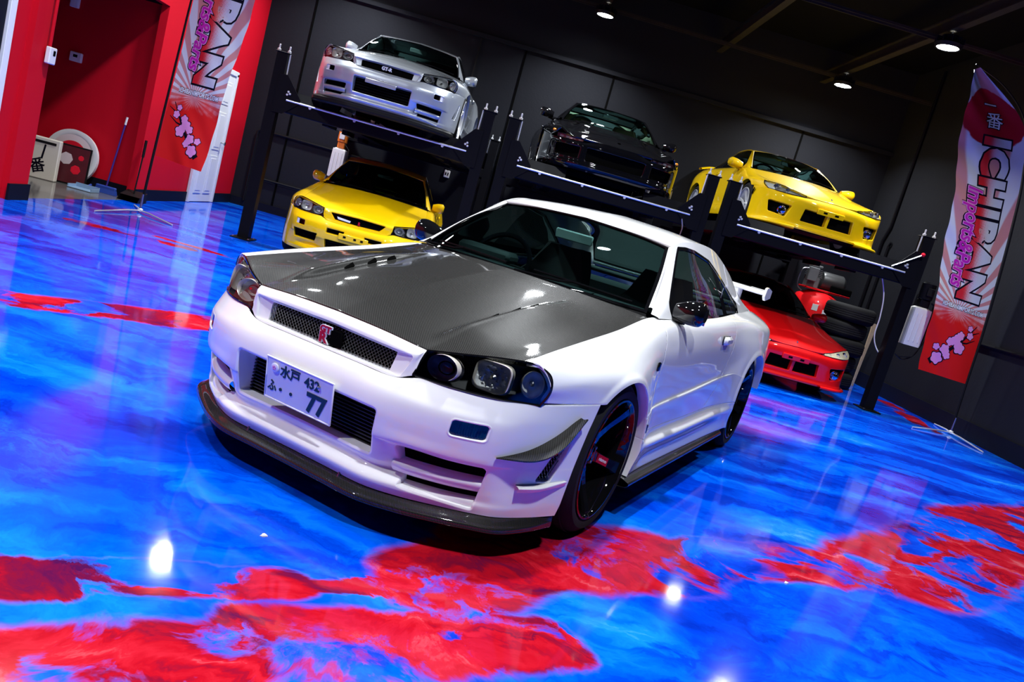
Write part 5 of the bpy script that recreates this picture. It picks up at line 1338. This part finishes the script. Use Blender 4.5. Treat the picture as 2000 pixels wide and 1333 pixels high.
def nsx_extras(root):
    bot = [(.425,-.934,.460),(.52,-.895,.458),(.64,-.826,.458),(.735,-.735,.462)]
    top = [(.430,-.928,.492),(.52,-.888,.497),(.64,-.815,.505),(.735,-.722,.512)]
    for sg in (1, -1):
        headlamp(root, bot, top, sg, False, .03, mat='lens', house='rosy', name='front_lamp', rings=[], trim=True)
        b = B()
        for k in range(4):
            x = .47 + .07 * k; b.box((sg * x, np.interp(x, [.42,.52,.64,.74], [-.895,-.862,-.79,-.70]), .478), (.045, .008, .022), rotz(sg * .55))
        b.build('lamp_reflectors', M['whitep'], root, False)
        B().box((sg * .775, -.66, .535), (.03, .05, .03), rotz(sg * 1.0), .008).build('corner_marker', M['amber'], root)
        V = [(sg * x, y, z) for x, y, z in ((.43,-.87,.41),(.75,-.66,.41),(.74,-.66,.25),(.43,-.87,.24))]; link('duct_backing', V, [(0, 1, 2, 3)], M['void'], root, False)
        # closed lamp cover outline: slim raised lid on the nose
        P = [(.46,-.80),(.68,-.64),(.665,-.40),(.47,-.44)]
        zz = lambda x, y: .5 + .0
    V, F = fillpoly([(-.37,.42),(.37,.42),(.36,.235),(-.36,.235)], lambda x, z: -.90, '', None, root); link('intake_backing', V, F, M['void'], root, False)
    B().lathe([(0, .022), (.004, .02), (.004, .001)], 20, 'z', c=(0, -.86, .562)).build('nose_emblem', M['chrome'], root)
M['hazy'] = pmat('yellowed_lamp_lens', (.62, .56, .38), rough=.25, coat=.6)
M['rosy'] = pmat('rosy_lamp_reflector', (.75, .42, .45), rough=.25, metal=.5)

def place(name, label, loc, yaw, spec, sx=1.0, cat='car'):
    r = empty(name, label, cat, loc, yaw); r.scale = (sx, 1, 1); build_car(spec, r); return r
place('sports_coupe', 'silver two-door coupe raised on the left lift', (-1.622, 6.67, 1.745), .006, r34_spec(paint='silver', hi=False, wheel='wheelsilver', extras=[silver_extras], rvmat='whitep', wglass='glass'))
place('sports_coupe', 'yellow two-door coupe parked on the floor under the left lift', (-1.505, 6.18, 0), .070, gtt_spec(extras=[yellow_extras]), .97)
place('sports_car', 'low glossy black sports car raised on the middle lift', (1.18, 7.0, 1.745), .025, nsx_spec())
place('sports_coupe', 'yellow coupe with silver wheels raised on the right lift', (3.955, 7.2, 1.785), .034, s15_spec('yellow2', extras=[s15_extras('yellow2')]))
place('sports_coupe', 'red coupe parked on the floor under the right lift', (3.95, 6.74, 0), .020, s15_spec('red', hi=False, wheel='wheel', extras=[s15_extras('red', True)]))
M['motor'] = pmat('dark_motor_casing', (.07, .072, .075), rough=.4, metal=.4, var=.4)
# ---------------------------------------------------------------- air compressor, tyres, tools
cp = empty('air_compressor', 'red upright air compressor with grey pump behind the red coupe', 'compressor', (5.42, 9.35, 0))
B().lathe([(.16, .001), (.165, .2), (.22, .36), (.32, .40), (1.05, .40), (1.18, .35), (1.27, .2), (1.29, .001)], 48, 'z').build('tank', M['tank'], cp)
for k in range(3):
    a = 2 * PI * k / 3 + .5; B().box((.30 * math.cos(a), .30 * math.sin(a), .10), (.06, .10, .22), rotz(a)).build('foot', M['tank'], cp, False)
B().box((.05, -.02, 1.30), (.74, .36, .03), None, .006).build('pump_deck', M['tank'], cp, False)
B().lathe([(-.22, .001), (-.22, .13), (-.19, .145), (.12, .145), (.16, .11), (.20, .05), (.20, .001)], 28, 'x', c=(.16, -.02, 1.47)).build('motor', M['motor'], cp)
b = B(); b.box((-.20, -.02, 1.40), (.20, .20, .20), None, .02)
for k in range(5): b.box((-.20, -.02, 1.50 + k * .028), (.22 - .01 * k, .20, .010))
b.box((-.20, -.02, 1.66), (.18, .16, .04), None, .01); b.build('pump_head', M['grey'], cp, False)
B().box((.22, -.25, 1.37), (.36, .04, .11), None, .015).build('belt_guard', M['void'], cp, False)
B().box((-.28, -.18, 1.52), (.16, .10, .22), None, .008).build('switch_box', M['grey'], cp, False)
B().tube(curve([(-.36, -.16, 1.60), (-.46, -.16, 1.55), (-.46, -.16, 1.30), (-.38, -.20, 1.22)], 16), .012, 8).build('copper_line', M['steel'], cp)
for (a, z, s, mt) in ((-1.95, 1.02, (.09, .004, .10), 'jug'), (-1.45, .98, (.15, .004, .07), 'whitep'), (-1.9, .86, (.05, .004, .05), 'grey')):
    B().box((.402 * math.cos(a), .402 * math.sin(a), z), s, rotz(a + PI / 2), .001).build('label', M[mt], cp, False)
b = B(); b.lathe([(0, .035), (-.03, .035), (-.032, .001)], 16, 'y', c=(-.16, -.40, .80)); b.build('pressure_gauge', M['steel'], cp)
# stack of tyres
prof = [(-.09, .215), (-.121, .235), (-.121, .30), (-.095, .345), (-.066, .356), (.066, .356), (.095, .345), (.121, .30), (.121, .235), (.09, .215), (.08, .225), (-.08, .225), (-.09, .215)]
t0 = None
ords = ['bottom', 'second from the bottom', 'middle', 'second from the top', 'top']
for k in range(5):
    t = empty('spare_tyre', 'black spare tyre, %s one of the stack behind the red coupe' % ords[k], 'tyre', (5.36 + (.02, -.015, .025, -.01, .03)[k], 8.0 + (.0, .02, -.01, .015, -.02)[k], 1.0 * .121 + k * .243), .4 * k, 'stacked spare tyres')
    b = B(); b.lathe(prof, 64, 'z'); b.build('tyre_casing', M['rubber'], t)
    for z in (-.045, -.015, .015, .045):
        B().lathe([(z - .011, .355), (z - .010, .360), (z + .010, .360), (z + .011, .355)], 64, 'z').build('tread_rib', M['tread'], t)
bb = B(); V = []
for z, w_, d_ in ((0, .014, .012), (.5, .02, .014), (.85, .03, .016), (1.0, .04, .018), (1.03, .042, .018)): V.append([(sx * w_, sy * d_, z) for sx, sy in ((-1, -1), (1, -1), (1, 1), (-1, 1), (-1, -1))])
V, F = loft(V, 20, 17, sv=(1, 2, 3)); o = link('wooden_handle', V, F + [tuple(range(17)), tuple(range(19 * 17, 20 * 17))], M['wood'])
o.location = (6.10, 8.62, 0); o.rotation_euler = (-.02, .03, 0); tag(o, 'pale wooden handle standing by the tyre stack', 'handle')
# broom, dustpan, long tool by the hallway wall
br = empty('broom', 'broom with purple handle and blue head on the hallway floor', 'broom', (-4.97, 6.92, 0))
B().tube([(0, -.0, .10), (.06, .06, .92)], .011, 8).build('handle', pmat('purple_handle', (.05, .02, .22), rough=.4), br)
B().tube([(.06, .06, .92), (.067, .067, 1.02)], .014, 8).build('handle_grip', M['whitep'], br)
B().box((0, 0, .075), (.26, .05, .05), None, .01).build('broom_head', M['blue'], br, False)
V = [(x, y, 0.002) for x in (-.14, .14) for y in (-.035, .035)] + [(x, y, .06) for x in (-.13, .13) for y in (-.025, .025)]
link('bristles', V, [(0, 1, 3, 2), (4, 6, 7, 5), (0, 2, 6, 4), (1, 5, 7, 3), (0, 4, 5, 1), (2, 3, 7, 6)], M['blue'], br, False)
dp = empty('dustpan', 'pale blue dustpan flat beside the broom', 'dustpan', (-5.12, 6.66, 0))
b = B(); b.box((0, 0, .008), (.30, .22, .010), None, .003).box((0, .10, .035), (.30, .012, .06)).box((-.145, 0, .025), (.012, .2, .04)).box((.145, 0, .025), (.012, .2, .04)); b.build('pan', pmat('pale_blue_plastic', (.25, .38, .55), rough=.4), dp, False)
B().tube([(0, .10, .05), (0, .17, .07)], .014, 8).build('handle', M['blue'], dp)
lt = empty('lobby_dustpan', 'black upright dustpan with long handle beside the banner pole', 'dustpan', (-4.60, 6.90, 0))
B().tube([(0, 0, .10), (-.0, .05, .60)], .010, 8).build('handle', M['black'], lt)
B().tube([(0, .05, .58), (0, .06, .80)], .018, 8).build('grip', M['black'], lt)
V = [(-.13, -.16, .0), (.13, -.16, .0), (.13, .10, .0), (-.13, .10, .0), (-.13, -.10, .07), (.13, -.10, .07), (.13, .10, .13), (-.13, .10, .13)]
link('pan', V, [(0, 1, 2, 3), (2, 6, 7, 3), (0, 3, 7, 4), (1, 5, 6, 2), (4, 7, 6, 5)], M['black'], lt, False)
# signs stacked at the hallway mouth
sg_ = empty('sign_board', 'cream sign board with black brush characters on the hallway floor', 'sign', (-5.66, 6.62, 0), math.radians(12)); sg_.scale = (.86, 1, .86)
B().box((0, 0, .30), (.44, .10, .60), None, .012).build('board', pmat('cream_board', (.72, .68, .58), rough=.5), sg_, False)
B().box((.0, -.052, .535), (.34, .008, .035)).build('slot', M['black'], sg_, False)
for body, x, z, s in (('一', .02, .40, .22), ('番', -.04, .19, .22)):
    V, F = textmesh(body, s, bold=.004); c = (V.min(0) + V.max(0)) / 2; V -= c
    a = 1.45 if body == '一' else .35; R_ = np.array([[math.cos(a), -math.sin(a)], [math.sin(a), math.cos(a)]]); W_ = V[:, :2] @ R_.T
    link('brush_lettering', np.c_[W_[:, 0] + x, np.full(len(V), -.0515), W_[:, 1] + z], F, M['inkblack'], sg_, False)
ps = empty('framed_picture', 'dark red picture in a black frame behind the cream sign', 'picture', (-5.42, 6.80, 0), math.radians(12)); ps.rotation_euler[0] = -.08
B().box((0, 0, .25), (.46, .02, .50), None, .004).build('frame', M['black'], ps, False)
B().box((0, -.011, .25), (.42, .004, .46)).build('print', pmat('dark_red_print', (.12, .01, .02), rough=.4, var=.6, vscale=9), ps, False)
for (x, z, s) in ((-.05, .32, .16), (.08, .2, .12), (.12, .36, .07)): B().lathe([(-.0135, s * .5), (-.0145, s * .4), (-.0145, .001)], 7, 'y', c=(x, 0, z)).build('print_motif', pmat('pale_motif', (.6, .5, .5), rough=.5) if s == .16 else M['inkred'], ps, False)
B().lathe([(.0, .02), (.02, .02), (.02, .001)], 6, 'x', c=(.22, 0, .01)).build('frame_foot', M['steel'], ps)
rs = empty('round_sign', 'round white sign leaning on the hallway wall behind the picture', 'sign', (-5.50, 6.97, .345)); rs.rotation_euler = (-.10, 0, 0)
B().lathe([(.03, .001), (.03, .34), (-.03, .345), (-.035, .30), (-.03, .28)], 56, 'y').build('rim', M['whitep'], rs)
B().lathe([(-.029, .285), (-.031, .27), (-.031, .001)], 56, 'y').build('face', pmat('pale_pink_face', (.75, .62, .64), rough=.4), rs)
B().lathe([(-.032, .20), (-.033, .19), (-.033, .001)], 40, 'y').build('disc', M['inkred'], rs)
# litter on the floor
for (x, y, s, lab) in ((-.372, -1.17, .011, 'small cream chip of debris on the blue floor front left'), (1.70, -.40, .010, 'tiny cream crumb on the red swirl front right')):
    V, F = B().lathe([(0, .001), (0, s), (s * .5, s * .8), (s * .7, .001)], 7, 'z').V, None
    b = B().lathe([(0.001, .001), (.001, s), (s * .5, s * .8), (s * .7, .001)], 7, 'z'); b.V = [(vx * (1 + .5 * math.sin(9 * vy / s)), vy * (1 + .3 * math.cos(7 * vx / s)), vz) for vx, vy, vz in b.V]
    o = b.build('floor_chip', M['jug'], None, False); o.location = (x, y, 0); tag(o, lab, 'debris')

# ---------------------------------------------------------------- feather banners
def bannermat():
    m, N, L, b = newmat('printed_banner_cloth')
    uv = N.new('ShaderNodeUVMap'); sx = N.new('ShaderNodeSeparateXYZ'); L.new(uv.outputs[0], sx.inputs[0]); U, V = sx.outputs[0], sx.outputs[1]
    def mt(op, a, c=None, d=None):
        n = N.new('ShaderNodeMath'); n.operation = op
        for k, v in enumerate((a, c, d)):
            if v is None: continue
            if isinstance(v, (int, float)): n.inputs[k].default_value = v
            else: L.new(v, n.inputs[k])
        return n.outputs[0]
    def mr(v, a, c):
        n = N.new('ShaderNodeMapRange'); n.interpolation_type = 'SMOOTHSTEP'; n.inputs['From Min'].default_value = a; n.inputs['From Max'].default_value = c; L.new(v, n.inputs[0]); return n.outputs[0]
    def mix(f, a, c):
        n = N.new('ShaderNodeMix'); n.data_type = 'RGBA'; L.new(f, n.inputs[0])
        for k, v in ((6, a), (7, c)):
            if isinstance(v, tuple): n.inputs[k].default_value = (*v, 1)
            else: L.new(v, n.inputs[k])
        return n.outputs[2]
    nz = N.new('ShaderNodeTexNoise'); nz.inputs['Scale'].default_value = 9; nz.inputs['Detail'].default_value = 6; L.new(uv.outputs[0], nz.inputs['Vector'])
    ang = mt('ARCTAN2', mt('SUBTRACT', V, .75), mt('SUBTRACT', U, .30))
    ray = mr(mt('SINE', mt('MULTIPLY', ang, 26.0)), -.2, .3)
    col = mix(ray, (.70, .72, .76), (.62, .26, .26))
    col = mix(mr(mt('ADD', V, mt('MULTIPLY', nz.outputs[0], .25)), 1.02, .72), col, (.72, .012, .012))          # red foot
    d = mt('SQRT', mt('ADD', mt('POWER', mt('SUBTRACT', U, .33), 2.0), mt('POWER', mt('SUBTRACT', V, 3.02), 2.0)))
    col = mix(mr(mt('ADD', d, mt('MULTIPLY', nz.outputs[0], .08)), .405, .385), col, (.45, .006, .02))            # sun disc
    L.new(col, b.inputs['Base Color']); b.inputs['Roughness'].default_value = .55; b.inputs['Specular IOR Level'].default_value = .12
    return m
def halftonemat():
    m, N, L, b = newmat('halftone_lettering')
    uv = N.new('ShaderNodeUVMap'); mp = N.new('ShaderNodeMapping'); mp.inputs['Scale'].default_value = (70, 70, 1); L.new(uv.outputs[0], mp.inputs['Vector'])
    fr = N.new('ShaderNodeVectorMath'); fr.operation = 'FRACTION'; L.new(mp.outputs[0], fr.inputs[0])
    sb = N.new('ShaderNodeVectorMath'); sb.operation = 'SUBTRACT'; sb.inputs[1].default_value = (.5, .5, 0); L.new(fr.outputs[0], sb.inputs[0])
    ln = N.new('ShaderNodeVectorMath'); ln.operation = 'LENGTH'; L.new(sb.outputs[0], ln.inputs[0])
    sx = N.new('ShaderNodeSeparateXYZ'); L.new(uv.outputs[0], sx.inputs[0])
    mr = N.new('ShaderNodeMapRange'); mr.inputs['From Min'].default_value = .27; mr.inputs['From Max'].default_value = .45; mr.inputs['To Min'].default_value = .75; mr.inputs['To Max'].default_value = 0; L.new(sx.outputs[0], mr.inputs[0])
    lt = N.new('ShaderNodeMath'); lt.operation = 'LESS_THAN'; L.new(ln.outputs['Value'], lt.inputs[0]); L.new(mr.outputs[0], lt.inputs[1])
    mx = N.new('ShaderNodeMix'); mx.data_type = 'RGBA'; mx.inputs[6].default_value = (.62, .64, .70, 1); mx.inputs[7].default_value = (.65, .01, .02, 1)
    L.new(lt.outputs[0], mx.inputs[0]); L.new(mx.outputs[2], b.inputs['Base Color']); b.inputs['Roughness'].default_value = .5
    return m
M['banner'] = bannermat(); M['halftone'] = halftonemat()
def setuv(o, uv):
    me = o.data; l = me.uv_layers.new(name='UVMap'); idx = np.empty(len(me.loops), np.int32); me.loops.foreach_get('vertex_index', idx)
    l.data.foreach_set('uv', np.asarray(uv, np.float32)[idx].ravel())
def subdiv(V, F, n):
    bm = bmesh.new(); vs = [bm.verts.new(v) for v in V]
    for f in F:
        try: bm.faces.new([vs[i] for i in f])
        except ValueError: pass
    for _ in range(n):
        es = [e for e in bm.edges if e.calc_length() > .045]
        if not es: break
        bmesh.ops.subdivide_edges(bm, edges=es, cuts=1)
        bmesh.ops.triangulate(bm, faces=[f for f in bm.faces if len(f.verts) > 4])
    bm.verts.index_update(); V = np.array([tuple(v.co) for v in bm.verts]); F = [tuple(v.index for v in f.verts) for f in bm.faces]; bm.free(); return V, F
def banner(label, base, Lc, Rc, y, pole, pole_side, phase, feet):
    """Lc, Rc: edge curves (x,z) bottom to top. u,v in metres on a cloth .66 wide, 3.6 long"""
    r = empty('feather_banner', label, 'banner', base)
    Lc, Rc = curve([(a, 0, c) for a, c in Lc], 200), curve([(a, 0, c) for a, c in Rc], 200)
    HT = 3.6
    def P(u, v, lift=0):
        u = np.asarray(u, float); v = np.asarray(v, float); t = np.clip(v / HT, 0, 1) * 199; i = np.clip(t.astype(int), 0, 198); f = (t - i)[..., None]
        l = Lc[i] * (1 - f) + Lc[i + 1] * f; q = Rc[i] * (1 - f) + Rc[i + 1] * f; s = (u / .66)[..., None]
        p = l * (1 - s) + q * s
        far = (1 - s[..., 0]) if pole_side > 0 else s[..., 0]
        p[..., 1] += .030 * far * np.sin(v * 5.2 + phase + u * 6) + .010 * far * np.sin(v * 17 + u * 23 + phase) + .02 * np.sin(u * 9 + v * 1.3) - lift
        return p + np.array([0, y, 0]) - np.array(base)
    nu, nv = 26, 180
    uu, vv = np.meshgrid(np.linspace(0, .66, nu), np.linspace(0, HT, nv), indexing='ij')
    o = link('cloth', P(uu.ravel(), vv.ravel()), gridF(nu, nv), M['banner'], r, True, 0); setuv(o, np.c_[uu.ravel(), vv.ravel()])
    def put(name, V, F, mat, lift, uvs=True):
        V, F = subdiv(V, F, 4)
        o = link(name, P(np.clip(V[:, 0], -.01, .67), V[:, 1], lift), F, mat, r, False); setuv(o, V[:, :2]); return o
    def text(body, size, u, v, mat, lift, sx=1, sy=1, bold=0, shear=0, vertical=True, name='lettering', spacing=1.0):
        V, F = textmesh(body, size, shear, 0, bold, spacing)
        if not len(V): return
        c = (V.min(0) + V.max(0)) / 2; V = V - c; a, b_ = V[:, 0] * sx, V[:, 1] * sy
        W = np.c_[b_ + u, v - a, a * 0] if vertical else np.c_[a + u, b_ + v, a * 0]
        F = [f[::-1] for f in F] if vertical else F
        put(name, W, F, mat, lift)
    # big letters, reading downwards
    text('ICHIBAN', .36, .375, 1.84, M['inkblack'], .002, sx=1.24, sy=1.0, bold=.038, name='lettering_outline', spacing=1.10)
    text('ICHIBAN', .36, .375, 1.84, M['halftone'], .004, sx=1.24, sy=1.0, bold=.021, name='big_lettering', spacing=1.10)
    for k, (mt_, bo, lf) in enumerate((('inkblack', .020, .006), ('pink', .011, .0075), ('magenta', .004, .009))):
        text('Imports&Parts', .205, .185, 1.60, M[mt_], lf, sx=.98, sy=1.0, bold=bo, shear=.22, name='script_lettering', spacing=.98)
    text('ICHIBANIMPORTS.COM', .062, .35, .80, M['inkblack'], .002, sx=.80, sy=1.15, bold=.006, vertical=False, name='web_address_outline')
    text('ICHIBANIMPORTS.COM', .062, .35, .80, M['inkwhite'], .004, sx=.80, sy=1.15, bold=.002, vertical=False, name='web_address')
    for body, v, s in (('一', 3.17, .20), ('番', 2.98, .21)):
        text(body, s, .34, v, M['inkblack'], .002, bold=.010, shear=.2, vertical=False, name='brush_lettering_outline')
        text(body, s, .34, v, M['inkwhite'], .004, bold=.001, shear=.2, vertical=False, name='brush_lettering')
    # blossom branch
    bl = B()
    def strip(pts, w):
        p = np.array(pts, float); t = np.gradient(p, axis=0); n = np.c_[-t[:, 1], t[:, 0]]; n /= np.linalg.norm(n, axis=1)[:, None]; w = np.array(w)[:, None]
        a, c = p + n * w, p - n * w; k = len(p)
        return np.c_[np.vstack([a, c]), np.zeros(2 * k)], [(i, i + 1, k + i + 1, k + i) for i in range(k - 1)]
    mir_ = 1 if pole_side > 0 else -1
    mu = lambda u: u if mir_ > 0 else .66 - u
    for pts, w_ in (([(.12,.12),(.20,.20),(.28,.27),(.36,.36),(.44,.46),(.50,.54),(.58,.66)], [.035,.03,.022,.018,.014,.009,.004]), ([(.40,.42),(.50,.44),(.60,.50)], [.012,.008,.003]), ([(.46,.50),(.55,.56),(.63,.60)], [.010,.007,.003])):
        V, F = strip([(mu(a), c) for a, c in pts], w_); put('branch', V, F, M['inkblack'], .002)
    for (u, v, s) in ((.20,.18,.072),(.26,.30,.06),(.30,.24,.045),(.36,.44,.062),(.30,.40,.05),(.42,.36,.07),(.40,.50,.05),(.52,.53,.045),(.50,.61,.035),(.16,.30,.04)):
        for (k_, mt_, lf) in ((1.18, 'inkblack', .003), (1.0, 'pink', .0045)):
            a = np.linspace(0, 2 * PI, 31)[:-1]; rr = s * k_ * (.72 + .28 * np.abs(np.sin(a * 2.5 + u * 9)))
            V = np.vstack([np.c_[mu(u) + rr * np.cos(a), v + rr * np.sin(a), a * 0], [[mu(u), v, 0]]]); put('blossom', V, [(i, (i + 1) % 30, 30) for i in range(30)], M[mt_], lf)
    # pole in its sleeve and cross foot
    B().tube(curve([(a - base[0], y - base[1] + .012, c) for a, c in pole], 60), np.linspace(.016, .007, 60), 10).build('pole', M['black'], r)
    B().tube([(pole[0][0] - base[0], 0, .03), (pole[0][0] - base[0] + .0, 0, .22)], .014, 10).build('spigot', M['steel'], r)
    B().lathe([(0, .03), (.03, .03), (.04, .016)], 16, 'z', c=(0, 0, .012)).build('hub', M['satin'], r)
    for (dx, dy) in feet:
        B().tube([(0, 0, .022), (dx * .3, dy * .3, .028), (dx, dy, .010)], [.011, .010, .009], 8).build('cross_foot', M['satin'], r)
    return r
banner('tall red and white banner at right, against the black wall', (6.22, 6.0, 0),
    [(5.55,.68),(5.47,1.35),(5.38,1.95),(5.26,2.55),(5.12,3.15),(4.99,3.7),(4.92,4.20)], [(6.165,.66),(6.14,1.3),(6.09,1.95),(6.02,2.6),(5.92,3.2),(5.70,3.78),(4.98,4.24)], 6.0,
    [(6.22,.10),(6.19,.7),(6.165,1.3),(6.115,1.95),(6.045,2.6),(5.945,3.2),(5.73,3.80),(5.35,4.12),(4.93,4.27)], 1, 0.4, [(-.70,-.36),(-.10,-.85),(.10,.55),(-.66,-.80)][:3])
banner('tall red and white banner at left, in front of the red wall', (-4.08, 5.98, 0),
    [(-4.03,.70),(-4.01,1.3),(-3.98,1.95),(-3.955,2.6),(-3.90,3.2),(-3.75,3.75),(-3.2,4.2)], [(-3.47,.66),(-3.42,1.3),(-3.36,1.95),(-3.29,2.6),(-3.21,3.2),(-3.13,3.7),(-3.08,4.15)], 5.98,
    [(-4.08,.10),(-4.06,.7),(-4.035,1.3),(-4.005,1.95),(-3.975,2.6),(-3.92,3.2),(-3.77,3.78),(-3.45,4.1),(-3.05,4.25)], -1, 2.1, [(-.05,-.95),(.56,-.40),(-.30,.5)])
